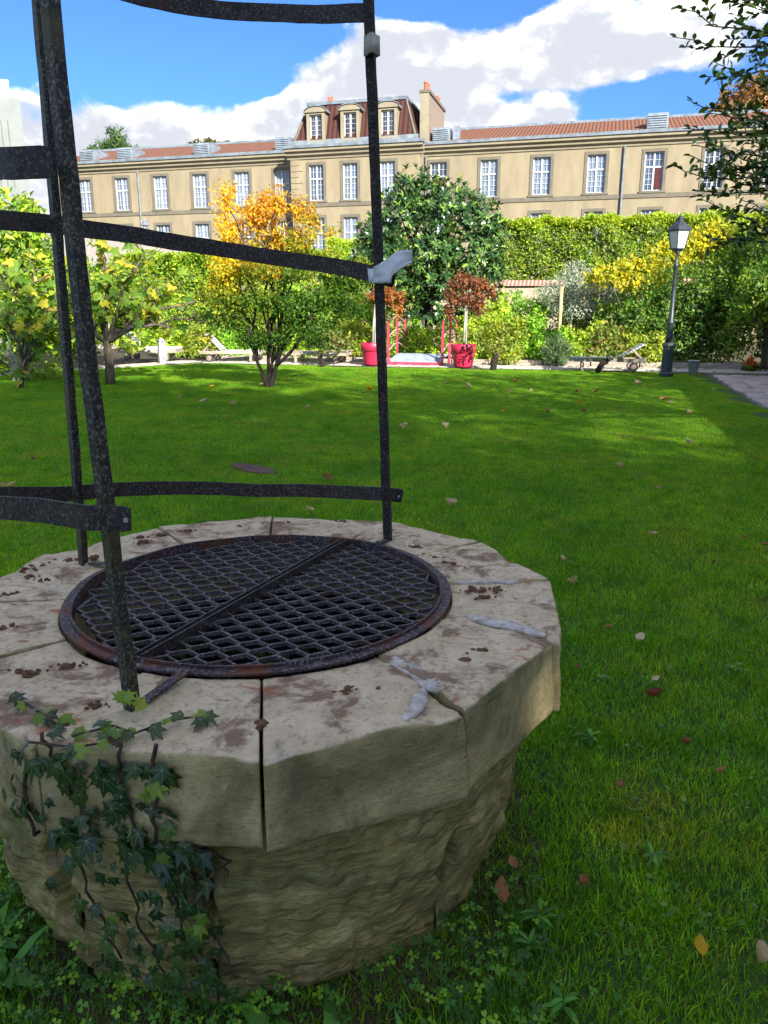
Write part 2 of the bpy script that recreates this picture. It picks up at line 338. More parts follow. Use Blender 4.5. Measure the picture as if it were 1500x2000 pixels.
def leaves(name, P, D, Nn, L, Wd, cols, mat, parent=None, long=False, fold=.18, droop=.12):
    n = len(P); L = np.broadcast_to(L, (n,))[:, None]; Wd = np.broadcast_to(Wd, (n,))[:, None]
    D = unit(D); S = unit(np.cross(D, Nn)); U = np.cross(S, D)
    if long: V = np.stack([P, P + D * L * .3 + S * Wd * .45 + U * fold * Wd, P + D * L * .7 + S * Wd * .4 + U * (fold * Wd - droop * L * .4), P + D * L - U * droop * L,
                           P + D * L * .7 - S * Wd * .4 + U * (fold * Wd - droop * L * .4), P + D * L * .3 - S * Wd * .45 + U * fold * Wd], 1); T = [(0, 1, 5), (1, 2, 4), (1, 4, 5), (2, 3, 4)]; k = 6
    else: V = np.stack([P, P + D * L * .42 + S * Wd * .5 + U * fold * Wd, P + D * L - U * droop * L, P + D * L * .42 - S * Wd * .5 + U * fold * Wd], 1); T = [(0, 1, 2), (0, 2, 3)]; k = 4
    Tt = (np.arange(n)[:, None, None] * k + np.array(T)[None]).reshape(-1, 3)
    me = np_mesh(name, V.reshape(-1, 3), Tt, mat, np.repeat(np.clip(cols, 0.002, 1), k, 0))
    return link(name, me, parent)
def blob_points(blobs, n, shell=.35, gap=None):
    """points near the skin of a set of ellipsoids (cx,cy,cz,rx,ry,rz); points inside another ellipsoid are dropped"""
    B = np.array(blobs, float); w = (B[:, 3] * B[:, 4] + B[:, 4] * B[:, 5] + B[:, 3] * B[:, 5]); w /= w.sum()
    i = rng.choice(len(B), n, p=w); d = rvec(n); r = 1 - np.abs(rng.normal(size=n)) * shell; r = np.clip(r, .15, 1.12)
    P = B[i, :3] + d * B[i, 3:] * r[:, None]; keep = np.ones(n, bool)
    for j in range(len(B)):
        q = np.linalg.norm((P - B[j, :3]) / B[j, 3:], axis=1); keep &= ~((q < .55) & (i != j))
    return P[keep], unit(d[keep] / B[i[keep], 3:])
def twigs(P, O, k, spread, up=.3):
    """k leaves round each twig end: positions, axes, normals, twig index"""
    n = len(P); idx = np.repeat(np.arange(n), k); d = unit(O[idx] * .35 + rvec(n * k) * 1.0 + np.array([0, 0, up]))
    pos = P[idx] + rvec(n * k) * spread * rng.random((n * k, 1)) ** .5
    nr = unit(rvec(n * k) * .8 + np.array([0, 0, .7]) + O[idx] * .9)
    return pos, d, nr, idx
def palette(cols, n, twig=None, jit=.22):
    C = np.array(cols, float); 
    if twig is None: c = C[rng.integers(0, len(C), n)]
    else:
        t = rng.random(twig.max() + 1); i = np.minimum((t[twig] * len(C) + rng.normal(size=n) * .7).astype(int).clip(0), len(C) - 1); c = C[i]
    return c * (1 + rng.normal(size=(n, 1)) * jit) * (1 + rng.normal(size=(n, 3)) * .06)
def limbs(mb, base, ends, r0, n=7, seg=5, wig=.12, rend=.012):
    base = Vector(base)
    for e in ends:
        e = Vector(e); ln = (e - base).length; pts = []
        for i in range(seg + 1):
            t = i / seg; p = base.lerp(e, t); p.z += math.sin(t * math.pi) * ln * .08
            if 0 < i: p += Vector((random.gauss(0, 1), random.gauss(0, 1), random.gauss(0, .6))) * wig * ln * .25 * (1 if i < seg else .4)
            pts.append(p)
        mb.tube(pts, [r0 * (1 - i / seg) + rend * (i / seg) for i in range(seg + 1)], n)

# garden frame: the building, paths, beds and walls share one direction, turned about 15 degrees from the camera
GA = R(-15.2145); EX = Vector((math.cos(GA), math.sin(GA), 0)); EY = Vector((-math.sin(GA), math.cos(GA), 0)); GO = Vector((8.3, 20.2, 0))
def G(p, q, z=0.0): return GO + EX * p + EY * q + Vector((0, 0, z))

# ------------------------------------------------------------------ ground, lawn, paths
def sheet(name, poly, z, mat):
    o = link(name, mesh(name, [(x, y, z) for x, y in poly], [tuple(range(len(poly)))], mat)); return tag(o, kind='structure')
M['earth'] = simple('earth', two(hx('#3d3a24'), hx('#585233')), .3, .95, 8, .5, .03)
sheet('ground', [(-900, -900), (900, -900), (900, 900), (-900, 900)], -.02, M['earth'])
M['turf'] = simple('turf_soil', two((.03, .07, .012), (.05, .11, .016)), 3, .95, 25, .8, .03)
LAWN = [G(-24, -60), G(0, -60), G(0, 0), G(-3, .1), G(-8, -.1), G(-14.2, .3), G(-16.3, -2.2), G(-17.3, -5.5), G(-17.6, -9), G(-24, -12)]
sheet('lawn', [(v.x, v.y) for v in LAWN], -.004, M['turf'])
sheet('bed_soil', [tuple(G(a, b)[:2]) for a, b in ((-22, 1.7), (1.2, 1.5), (1.2, 12), (-22, 12))], -.008, M['soil'])
sheet('side_bed', [tuple(G(a, b)[:2]) for a, b in ((-30, -14), (-18.4, -9), (-18.2, -5), (-17.4, -1.4), (-16, 1.7), (-30, 9))], -.0085, M['soil'])
path = sheet('path', [tuple(G(a, b)[:2]) for a, b in ((-.0, -26), (2.0, -26), (2.0, 1.5), (-15.2, 1.75), (-17.0, -1.4), (-18.2, -6), (-18.2, -10), (-17.6, -9), (-17.3, -5.5), (-16.3, -2.2), (-14.2, .3), (-8, -.1), (-3, .1), (0, 0))], .004, M['pathdirt'])
# cobbles of the side path, each a stone of its own
def stone_block(name, mat, seed):
    rr = random.Random(seed); n = 8; V = []; F = []
    prof = [(1, 0), (1, .55), (.93, .85), (.80, 1)]
    for s_, z in prof:
        for j in range(n):
            a = 2 * math.pi * (j + .5) / n; q = 1 / max(abs(math.cos(a)), abs(math.sin(a))); q = min(q, 1.28)
            V.append((.5 * s_ * q * math.cos(a) * (1 + rr.uniform(-.05, .05)), .5 * s_ * q * math.sin(a) * (1 + rr.uniform(-.05, .05)), z))
    for i in range(3): F += [(i * n + j, i * n + (j + 1) % n, (i + 1) * n + (j + 1) % n, (i + 1) * n + j) for j in range(n)]
    F.append(tuple(3 * n + j for j in range(n)))
    return mesh(name, V, F, mat, True)
def cob_mat():
    m, nt, p = newmat('cobblestone'); oi = nt.nodes.new('ShaderNodeObjectInfo')
    c = ramp(nt, oi.outputs['Random'], [(0, hx('#938983')), (.35, hx('#b0a59d')), (.7, hx('#c0b5ab')), (1, hx('#9b8e84'))])
    c = mixc(nt, .6, c, ramp(nt, noise_n(nt, 6, 6, .6, coords(nt)), [(.3, (.55, .55, .55)), (.7, (1.2, 1.2, 1.2))]), 'MULTIPLY')
    nt.links.new(c, p.inputs['Base Color']); p.inputs['Roughness'].default_value = .8; bump(nt, p, noise_n(nt, 9, 6, .6, coords(nt)), .4, .02); return m
M['cob'] = cob_mat()
cobs = [stone_block('paving_stone', M['cob'], k) for k in range(4)]
def put_cob(p, q, w, l, k):
    o = link('paving_stone', cobs[k % 4], path, G(p, q, .0), (0, 0, GA + random.gauss(0, .03)), (w, l, .03 + random.uniform(-.006, .006)))
cnt = 0
q = -9.6
while q < -.05:                                   # rows across the side path
    rl = random.uniform(.15, .19); p = .04 + random.uniform(0, .1)
    while p < 1.9 and cnt < 297:
        w = random.uniform(.26, .44); put_cob(p + w / 2, q + rl / 2, w - .025, rl - .02, cnt); cnt += 1; p += w
        if p > 1.9: break
    q += rl
V = MB()                                          # paving beyond the ones that can be told apart
q = .0
def add_stone(mb, p, q, w, l, z=.028):
    c = G(p, q); a = EX * w / 2; b = EY * l / 2; e = Vector((0, 0, z)); i = .86
    mb.add([c - a - b, c + a - b, c + a + b, c - a + b, c - a * i - b * i + e, c + a * i - b * i + e, c + a * i + b * i + e, c - a * i + b * i + e],
           [(0, 1, 5, 4), (1, 2, 6, 5), (2, 3, 7, 6), (3, 0, 4, 7), (4, 5, 6, 7)])
q = .34
while q < 1.45:
    l = random.uniform(.2, .3); p = -14.6
    while p < 1.9:
        w = random.uniform(.3, .6); add_stone(V, p + w / 2, q + l / 2, w - .025, l - .02, random.uniform(.02, .034)); p += w
    q += l
for i in range(46):                               # left side path, curving towards the camera
    t = i / 45; a = Vector((-15.2, .9)).lerp(Vector((-17.85, -7.6)), t)
    for j in range(3): add_stone(V, a.x + (j - 1) * .3 + random.uniform(-.03, .03), a.y + random.uniform(-.03, .03), .27, .17, random.uniform(.02, .03))
tag(V.build('far_paving', M['pavestone'], path), kind='stuff')

# ------------------------------------------------------------------ grass
def grass_mat():
    m, nt, p = newmat('grass_blade'); g = nt.nodes.new('ShaderNodeNewGeometry'); pos = g.outputs['Position']
    a = nt.nodes.new('ShaderNodeVertexColor'); a.layer_name = 'Col'
    big = ramp(nt, noise_n(nt, .55, 4, .6, pos), [(.28, (.62, .74, .6)), (.5, (1, 1, 1)), (.72, (1.35, 1.12, 1.0))])
    med = ramp(nt, noise_n(nt, 4.5, 4, .6, pos), [(.3, (.62, .72, .7)), (.5, (1, 1, 1)), (.7, (1.25, 1.08, 1.1))])
    dryp = ramp(nt, noise_n(nt, 1.5, 6, .65, pos, .6), [(.52, (1, 1, 1)), (.68, (1.55, 1.0, 1.5))])
    c = mixc(nt, 1.0, mixc(nt, 1.0, mixc(nt, 1.0, a.outputs[0], big, 'MULTIPLY'), med, 'MULTIPLY'), dryp, 'MULTIPLY')
    nt.links.new(c, p.inputs['Base Color']); p.inputs['Roughness'].default_value = .5; p.inputs['Specular IOR Level'].default_value = .25
    t = nt.nodes.new('ShaderNodeBsdfTranslucent'); nt.links.new(mixc(nt, 1.0, c, (1.3, 1.35, .7), 'MULTIPLY'), t.inputs[0])
    mx = nt.nodes.new('ShaderNodeMixShader'); mx.inputs[0].default_value = .5
    nt.links.new(p.outputs[0], mx.inputs[1]); nt.links.new(t.outputs[0], mx.inputs[2]); nt.links.new(mx.outputs[0], nt.nodes['Material Output'].inputs[0]); return m
M['grass'] = grass_mat()
def grass_patch(n, hmin, hmax, wid, weeds):
    # clumped blades in one square metre
    cc = rng.random((260, 2)) - .5; ch = rng.random(260)
    i = rng.integers(0, 260, n); xy = cc[i] + rng.normal(size=(n, 2)) * .045
    un = rng.random(n) < .5; xy[un] = rng.random((un.sum(), 2)) - .5
    h = hmin + (hmax - hmin) * (rng.random(n) * .6 + ch[i] * .4); a = rng.random(n) * 2 * math.pi
    lean = np.stack([np.cos(a), np.sin(a)], 1) * (h * (.25 + .75 * rng.random(n)))[:, None]
    b = a + rng.normal(size=n) * .8 + math.pi / 2; sd = np.stack([np.cos(b), np.sin(b), np.zeros(n)], 1) * (wid * (.6 + .8 * rng.random(n)))[:, None] / 2
    P0 = np.concatenate([xy, np.full((n, 1), -.004)], 1); P1 = P0 + np.concatenate([lean * .35, (h * .62)[:, None]], 1); P2 = P0 + np.concatenate([lean, (h * .95)[:, None]], 1)
    V = np.stack([P0 - sd, P0 + sd, P1 + sd * .85, P1 - sd * .85, P2], 1); T = np.array([(0, 1, 2), (0, 2, 3), (3, 2, 4)])
    c = palette([(.19, .44, .016), (.24, .50, .02), (.11, .30, .016), (.33, .52, .03), (.15, .38, .014)], n, None, .3)
    dry = rng.random(n) < .035; c[dry] = np.array([.30, .27, .10]) * (.7 + .5 * rng.random((dry.sum(), 1)))
    Vs = [V.reshape(-1, 3)]; Ts = [(np.arange(n)[:, None, None] * 5 + T[None]).reshape(-1, 3)]; Cs = [np.repeat(c, 5, 0)]; off = n * 5
    # little round weed and clover leaves
    k = weeds; xy = (rng.random((max(k // 7, 1), 2)) - .5)[rng.integers(0, max(k // 7, 1), k)] + rng.normal(size=(k, 2)) * .035
    z = .02 + .035 * rng.random(k); r = .004 + .006 * rng.random(k); nr = unit(rvec(k) * .5 + np.array([0, 0, 1])); s1 = unit(np.cross(nr, rvec(k))); s2 = np.cross(nr, s1)
    C0 = np.concatenate([xy, z[:, None]], 1); ang = np.arange(6) * math.pi / 3
    Vw = C0[:, None] + (s1[:, None] * np.cos(ang)[None, :, None] + s2[:, None] * np.sin(ang)[None, :, None]) * r[:, None, None]
    Tw = np.array([(0, 1, 2), (0, 2, 3), (0, 3, 4), (0, 4, 5)]); Vs.append(Vw.reshape(-1, 3)); Ts.append((off + np.arange(k)[:, None, None] * 6 + Tw[None]).reshape(-1, 3))
    Cs.append(np.repeat(palette([(.08, .24, .04), (.11, .29, .06), (.14, .32, .05)], k), 6, 0))
    return bpy.data.objects.new('grass_patch', np_mesh('grass_patch', np.concatenate(Vs), np.concatenate(Ts), M['grass'], np.concatenate(Cs)))
patches = [grass_patch(14000, .018, .052, .0031, 200), grass_patch(13500, .02, .062, .0033, 420), grass_patch(14000, .015, .045, .0031, 90)]
def inside(poly, x, y):
    r = False; n = len(poly); j = n - 1
    for i in range(n):
        if (poly[i].y > y) != (poly[j].y > y) and x < (poly[j].x - poly[i].x) * (y - poly[i].y) / (poly[j].y - poly[i].y) + poly[i].x: r = not r
        j = i
    return r
WELL = Vector((-.37, 2.20, 0))
def grass_objects():
    pts = []
    for i in range(-20, 14):
        for j in range(0, 30):
            x = i * .92 + .3; y = j * .92 + .35
            if abs(x) > .56 * y + 1.6: continue
            if all(inside(LAWN, x + dx, y + dy) for dx in (-.42, .42) for dy in (-.42, .42)): pts.append((x, y))
            elif inside(LAWN, x, y): pts += [(x + dx, y + dy, .45) for dx in (-.25, .25) for dy in (-.25, .25) if inside(LAWN, x + dx * 1.7, y + dy * 1.7)]
    random.shuffle(pts)
    me = bpy.data.meshes.new('grass'); me.from_pydata([(p[0], p[1], 0) for p in pts], [], [])
    me.attributes.new('rot', 'FLOAT_VECTOR', 'POINT').data.foreach_set('vector', [v for p in pts for v in (0, 0, random.randrange(4) * math.pi / 2 + random.gauss(0, .1))])
    me.attributes.new('scl', 'FLOAT', 'POINT').data.foreach_set('value', [p[2] if len(p) > 2 else 1.0 for p in pts])
    me.attributes.new('pick', 'INT', 'POINT').data.foreach_set('value', [random.randrange(3) for p in pts])
    ob = link('grass', me); tag(ob, 'short green lawn grass around the stone well', 'grass', kind='stuff')
    ng = bpy.data.node_groups.new('grass_scatter', 'GeometryNodeTree'); ng.interface.new_socket('Geometry', in_out='INPUT', socket_type='NodeSocketGeometry'); ng.interface.new_socket('Geometry', in_out='OUTPUT', socket_type='NodeSocketGeometry')
    N = ng.nodes; L = ng.links; gi = N.new('NodeGroupInput'); go = N.new('NodeGroupOutput'); iop = N.new('GeometryNodeInstanceOnPoints')
    g2i = N.new('GeometryNodeGeometryToInstance')
    for p in reversed(patches):
        oi = N.new('GeometryNodeObjectInfo'); oi.inputs['Object'].default_value = p; oi.inputs['As Instance'].default_value = False; L.new(oi.outputs['Geometry'], g2i.inputs[0])
    L.new(gi.outputs[0], iop.inputs['Points']); L.new(g2i.outputs[0], iop.inputs['Instance']); iop.inputs['Pick Instance'].default_value = True
    for nm, ty, sock in (('rot', 'FLOAT_VECTOR', 'Rotation'), ('scl', 'FLOAT', 'Scale'), ('pick', 'INT', 'Instance Index')):
        a = N.new('GeometryNodeInputNamedAttribute'); a.data_type = ty; a.inputs['Name'].default_value = nm; L.new(a.outputs['Attribute'], iop.inputs[sock])
    L.new(iop.outputs[0], go.inputs[0])
    md = ob.modifiers.new('scatter', 'NODES'); md.node_group = ng
grass_objects()

# ------------------------------------------------------------------ the stone well
well = thing('stone_well', 'round old stone well with thick cracked coping slabs and ivy on its side', 'well', WELL)
RIM_T, RIM_B = .67, .45
def fr(p, f, o=4): return noise.fractal(Vector(p) * f, 1.0, 2.0, o)
def spacing(length, fine, n):
    e = [0, fine * .35, fine * .8, fine * 1.6]; e = [x for x in e if x < length * .3]
    a, b = e[-1], length - e[-1]; inner = [a + (b - a) * i / n for i in range(1, n)]
    return np.array(e + inner + [length - x for x in reversed(e)]) / length
def coping(a0, a1, seed, nu, chips=()):
    gap = .0035; rin, ro = .575, .90 + random.uniform(-.008, .012); zt = RIM_T + random.uniform(-.006, .004); zb = RIM_B + random.uniform(-.006, .012)
    rho = .010
    us = spacing(ro * (a1 - a0), .016, nu); ws = spacing(ro - rin, .016, max(nu * 2 // 3, 6)); ts = spacing(zt - zb, .016, max(nu // 2, 5))
    I, J, K = len(us), len(ws), len(ts); idx = {}; V = []
    def pos(u, w, t):
        b0 = a0 + gap / ro; b1 = a1 - gap / ro; a = b0 + (b1 - b0) * u
        inn = Vector((math.cos(a), math.sin(a), 0)) * rin
        o0 = Vector((math.cos(b0), math.sin(b0), 0)) * ro; o1 = Vector((math.cos(b1), math.sin(b1), 0)) * ro
        p = inn.lerp(o0.lerp(o1, u), w); p.z = zb + (zt - zb) * t; return p
    LU, LW, LT = ro * (a1 - a0), ro - rin, zt - zb
    for i in range(I):
        for j in range(J):
            for k in range(K):
                if 0 < i < I - 1 and 0 < j < J - 1 and 0 < k < K - 1: continue
                u, w, t = us[i], ws[j], ts[k]; p0 = pos(u, w, t)
                # rounded, worn arrises
                x = [min(u, 1 - u) * LU, (1 - w) * LW, (1 - t) * LT, t * LT]
                wear = max(0, fr(p0 + Vector((seed, 0, 0)), 7, 3)) ; r_ = rho + .012 * wear
                du, dw, dt = x[0], x[1], min(x[2], x[3])
                def rnd(a, b, r):
                    if a < r and b < r:
                        va, vb = r - a, r - b; l = math.hypot(va, vb)
                        if l > r: return va * (1 - r / l), vb * (1 - r / l)
                    return 0, 0
                mw, mt = rnd(dw, dt, r_); mu, mt2 = rnd(du, dt, r_ * .5); mu2, mw2 = rnd(du, dw, r_ * .45)
                u2 = u + (max(mu, mu2) / LU) * (1 if u < .5 else -1); w2 = w - max(mw, mw2) / LW; t2 = t + max(mt, mt2) / LT * (1 if t < .5 else -1)
                p = pos(u2, w2, t2); nrm = Vector((p.x, p.y, 0)).normalized()
                side = nrm * (fr(p + Vector((seed * 3, 0, 0)), 9) * .004 * (1 if j == J - 1 else 0)); p += side
                if k == K - 1: p.z += fr(p * 1.0 + Vector((0, 0, seed)), 6, 5) * .0065
                if k == 0: p.z += fr(p + Vector((0, 0, seed)), 9) * .006
                for cu, cw, cr, cd in chips:       # spalled corners
                    dd = math.hypot((u - cu) * LU, (w - cw) * LW + (1 - t) * LT * .6)
                    if dd < cr: s_ = (1 - dd / cr) ** .6 * (1 + .5 * fr(p, 25)); p -= nrm * cd * s_ * .5; p.z -= cd * s_ * (.7 if t > .5 else 0)
                idx[i, j, k] = len(V); V.append(p)
    F = []
    def quad(a, b, c, d): F.append((idx[a], idx[b], idx[c], idx[d]))
    for i in range(I - 1):
        for j in range(J - 1):
            quad((i, j, K - 1), (i, j + 1, K - 1), (i + 1, j + 1, K - 1), (i + 1, j, K - 1)); quad((i, j, 0), (i + 1, j, 0), (i + 1, j + 1, 0), (i, j + 1, 0))
        for k in range(K - 1):
            quad((i, J - 1, k), (i + 1, J - 1, k), (i + 1, J - 1, k + 1), (i, J - 1, k + 1)); quad((i, 0, k), (i, 0, k + 1), (i + 1, 0, k + 1), (i + 1, 0, k))
    for j in range(J - 1):
        for k in range(K - 1):
            quad((0, j, k), (0, j + 1, k), (0, j + 1, k + 1), (0, j, k + 1)); quad((I - 1, j, k), (I - 1, j, k + 1), (I - 1, j + 1, k + 1), (I - 1, j + 1, k))
    return link('coping_stone', mesh('coping_stone', V, F, M['coping'], True), well)
JA = [-111, -81.5, -52, -22.5, 7, 36, 66, 96, 126, 155, 186, 217, 249]
for n_ in range(12):
    chips = {1: [(1.0, .9, .13, .035), (0, 1, .06, .02)], 0: [(.93, 1, .09, .022), (.05, 1, .05, .015)], 2: [(1, 1, .09, .02), (.0, 1, .08, .02)], 3: [(0, 1, .07, .02)], 4: [(.5, 1, .10, .015)]}.get(n_, [(random.random(), 1, .05, .007)])
    coping(R(JA[n_]), R(JA[n_ + 1]), n_ * 1.7 + .3, 30 if n_ in (0, 1, 2, 3, 11) else 14, chips)
# white mortar in three of the joints
def mortar(ang, r0, r1, w, dang=0, seed=0):
    mb = MB(); n = 44; rings = []
    for i in range(n + 1):
        t = i / n; r = r0 + (r1 - r0) * t; a = R(ang + dang * t); c = Vector((math.cos(a), math.sin(a), 0)); s_ = Vector((-c.y, c.x, 0)); p = c * r; e = min(1, .15 + 5 * min(t, 1 - t))
        wl = w * (.8 + .45 * fr((t * 2, seed, 0), 1.3, 4)) * e; wr = w * (.8 + .45 * fr((t * 2, seed + 9, 0), 1.3, 4)) * e
        zz = [RIM_T + h + .002 * fr((t * 9, seed + k, 3), 1.5, 4) for k, h in enumerate((-.004, .0022, .0030, .0022, -.004))]
        rings.append([p + s_ * d + Vector((0, 0, z)) for d, z in zip((-wl * 1.08, -wl, 0, wr, wr * 1.08), zz)] + [p + Vector((0, 0, RIM_T - .02))])
    mb.sweep(rings, None); return mb.build('mortar_joint', M['mortar'], well, True)
mortar(-49, .60, .80, .036, -2.5, 1); mortar(-53.5, .77, .87, .024, -8, 4); mortar(-17.5, .63, .86, .026, -4.5, 2); mortar(8, .60, .80, .015, -1.5, 3)
# drum of rough blocks
def drum_stone(a0, a1, wob0, wob1, seed, res, dr=0.0):
    nz = int(res * .9); na = int(res * (a1 - a0) / R(55)); V = []; F = []
    za, zb_ = -.22, RIM_B + .02
    for k in range(nz + 1):
        z = za + (zb_ - za) * k / nz
        b0 = a0 + wob0 * fr((seed, z * 3, 0), 1.6, 3) ; b1 = a1 + wob1 * fr((seed + 5, z * 3, 0), 1.6, 3)
        for i in range(na + 1):
            t = i / na; a = b0 + (b1 - b0) * t
            d = min((a - b0), (b1 - a)) * .8
            prof = float(np.interp(z, [-.22, -.1, .05, .22, .36, .47], [.67, .705, .750, .778, .778, .762]))
            q = Vector((math.cos(a) * .8, math.sin(a) * .8, z))
            st = 1 - abs(noise.fractal(Vector((a * 1.6 + seed, z * 9 + a * 1.3, seed)), 1.0, 2.1, 5)); 
            big = fr(q + Vector((seed, 0, 0)), 3.0, 3)
            wq = q + Vector((fr(q, 2.5, 2), fr(q + Vector((4, 0, 0)), 2.5, 2), fr(q + Vector((0, 7, 0)), 2.5, 2))) * .10
            r = prof + dr + .012 * (st - .75) + .014 * big + .012 * fr(q, 14, 6) - .045 * max(0, .22 - abs(fr(wq + Vector((seed, seed, 0)), 4.2, 4))) + .012 * abs(fr(wq, 7, 3)) - .06 * math.exp(-(d / .007) ** 2)
            V.append((r * math.cos(a), r * math.sin(a), z))
    n1 = na + 1
    F += [(k * n1 + i, k * n1 + i + 1, (k + 1) * n1 + i + 1, (k + 1) * n1 + i) for k in range(nz) for i in range(na)]
    # back of the block
    base = len(V)
    for k in (0, nz):
        for i in (0, na):
            v = V[k * n1 + i]; s_ = .74 / math.hypot(v[0], v[1]); V.append((v[0] * s_, v[1] * s_, v[2]))
    ed = lambda k, i: k * n1 + i
    F += [tuple(ed(k, 0) for k in range(nz, -1, -1))[::-1] + (base + 2, base), tuple(ed(k, na) for k in range(nz + 1))[::-1] + (base + 1, base + 3)]
    F += [tuple(ed(nz, i) for i in range(na + 1)) + (base + 3, base + 2), (base, base + 2, base + 3, base + 1)]
    return link('drum_stone', mesh('drum_stone', V, F, M['drum'], True), well)
DA = [-172, -119, -91, -47, -3, 60, 125, 188]
for n_ in range(7): drum_stone(R(DA[n_]), R(DA[n_ + 1]), .10, .10, n_ * 2.3 + 1, 120 if n_ in (0, 1, 2, 3) else 24, (.012, -.012, .004, .0, 0, 0, 0)[n_])
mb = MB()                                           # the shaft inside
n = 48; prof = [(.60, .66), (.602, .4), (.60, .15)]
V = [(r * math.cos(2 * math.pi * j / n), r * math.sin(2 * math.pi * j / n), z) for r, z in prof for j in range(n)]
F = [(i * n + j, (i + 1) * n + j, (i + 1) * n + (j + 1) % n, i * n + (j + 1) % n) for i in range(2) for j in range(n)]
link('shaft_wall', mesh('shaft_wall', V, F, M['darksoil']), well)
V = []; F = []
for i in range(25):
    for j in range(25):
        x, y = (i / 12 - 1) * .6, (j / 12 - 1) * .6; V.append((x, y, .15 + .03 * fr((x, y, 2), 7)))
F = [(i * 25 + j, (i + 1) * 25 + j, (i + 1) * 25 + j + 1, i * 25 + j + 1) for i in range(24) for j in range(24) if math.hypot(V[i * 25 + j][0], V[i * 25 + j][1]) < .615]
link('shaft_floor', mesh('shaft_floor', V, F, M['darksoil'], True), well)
P = rng.normal(size=(420, 3)) * np.array([.26, .26, 0]); P = P[np.hypot(P[:, 0], P[:, 1]) < .56]; P[:, 2] = .17 + rng.random(len(P)) * .12
tag(leaves('well_fern', P, rvec(len(P)) * np.array([1, 1, .5]), rvec(len(P)) * .6 + np.array([0, 0, 1]), .09, .035, palette([(.025, .07, .010), (.045, .09, .012), (.05, .045, .015), (.03, .06, .01)], len(P)), M['leaf'], well), kind='stuff')
# dry moss lying on the coping
def moss(x, y, rx, ry, rot, seed):
    mb = MB(); rr = random.Random(seed); n = int(6 + 420 * (rx * ry) ** .5 * .6)
    for _ in range(n):
        u, v = rr.gauss(0, .5) * rx * 1.3, rr.gauss(0, .55) * ry * 1.3; px, py = x + u * math.cos(rot) - v * math.sin(rot), y + u * math.sin(rot) + v * math.cos(rot)
        if not .60 < math.hypot(px, py) < .865: continue
        r = rr.uniform(.003, .011) * (1.2 - .5 * min(1, abs(u) / rx)); h = r * rr.uniform(.35, .8); na = 7; V = []
        for t, z in ((1, -.002), (.85, h * .6), (.45, h)):
            for k in range(na): a = 2 * math.pi * k / na; e = r * t * rr.uniform(.7, 1.3); V.append((px + e * math.cos(a), py + e * math.sin(a) * .8, RIM_T + z + rr.uniform(-.001, .001)))
        V.append((px, py, RIM_T + h * 1.05)); F = [(i * na + k, i * na + (k + 1) % na, (i + 1) * na + (k + 1) % na, (i + 1) * na + k) for i in range(2) for k in range(na)] + [(2 * na + k, 2 * na + (k + 1) % na, 3 * na) for k in range(na)]
        mb.add(V, F)
    if mb.V: return tag(mb.build('moss_patch', M['moss'], well, False), kind='stuff')
MS = [(-.77, -.03, .05, .02, .3), (-.70, .10, .04, .014, .2), (-.62, .33, .05, .015, .6), (-.80, .22, .05, .02, 1), (-.70, .30, .035, .012, .4), (-.76, .13, .03, .012, .2), (-.77, -.22, .08, .03, .5), (-.66, -.27, .03, .015, .8), (-.47, -.54, .05, .022, .6), (-.40, -.50, .03, .014, .2),
      (-.25, -.69, .02, .010, .2), (.29, -.63, .035, .012, .2), (.12, -.78, .02, .01, 0), (.60, -.42, .03, .010, .3), (.57, -.47, .012, .007, .3), (.63, .02, .03, .012, .2), (.70, .02, .05, .016, .1), (.66, -.05, .03, .008, .2), (.55, .34, .05, .012, -.5), (.60, .26, .04, .012, -.4), (.64, .20, .03, .01, -.2), (.50, .45, .03, .01, -.4),
      (-.05, .78, .035, .01, .1), (-.2, .72, .02, .007, .1), (.20, .80, .04, .012, -.2), (.40, .66, .03, .01, -.4), (-.40, .66, .03, .01, .4), (-.52, .52, .03, .012, .5), (-.48, .60, .02, .008, .5), (-.55, .58, .02, .007, .5), (-.30, -.78, .03, .01, .1), (-.55, -.70, .05, .018, .1), (-.62, -.62, .03, .012, .5), (.40, .75, .025, .008, 0)]
for k, (x, y, a, b, r_) in enumerate(MS):
    if math.hypot(x, y) > .60: moss(x, y, a, b, r_, k * 1.3 + .2)

# ------------------------------------------------------------------ grate over the well
GR = .583
grate = thing('well_grate', 'round rusty iron grate of expanded mesh lying in the well mouth', 'grate', WELL + Vector((0, 0, RIM_T)))
def ring_mesh(r0, r1, z0, z1, n=72, wob=.003):
    V = []
    for j in range(n):
        a = 2 * math.pi * j / n; c, s_ = math.cos(a), math.sin(a); w = wob * fr((c * 2, s_ * 2, 1), 1)
        V += [((r0 + w) * c, (r0 + w) * s_, z0), ((r1 + w) * c, (r1 + w) * s_, z0), ((r1 + w) * c, (r1 + w) * s_, z1 + w), ((r0 + w) * c, (r0 + w) * s_, z1 + w)]
    F = [(j * 4 + k, ((j + 1) % n) * 4 + k, ((j + 1) % n) * 4 + (k + 1) % 4, j * 4 + (k + 1) % 4) for j in range(n) for k in range(4)]
    return V, F
V, F = ring_mesh(GR - .036, GR - .010, .006, .012); link('rim_flange', mesh('rim_flange', V, F, M['rustiron']), grate)
V, F = ring_mesh(GR - .042, GR - .0365, -.022, .020); link('rim_band', mesh('rim_band', V, F, M['rustiron']), grate)
ba = R(90 - 25); bd = Vector((math.cos(ba), math.sin(ba), 0)); bs = Vector((-bd.y, bd.x, 0)); 
mb = MB(); e = GR - .044
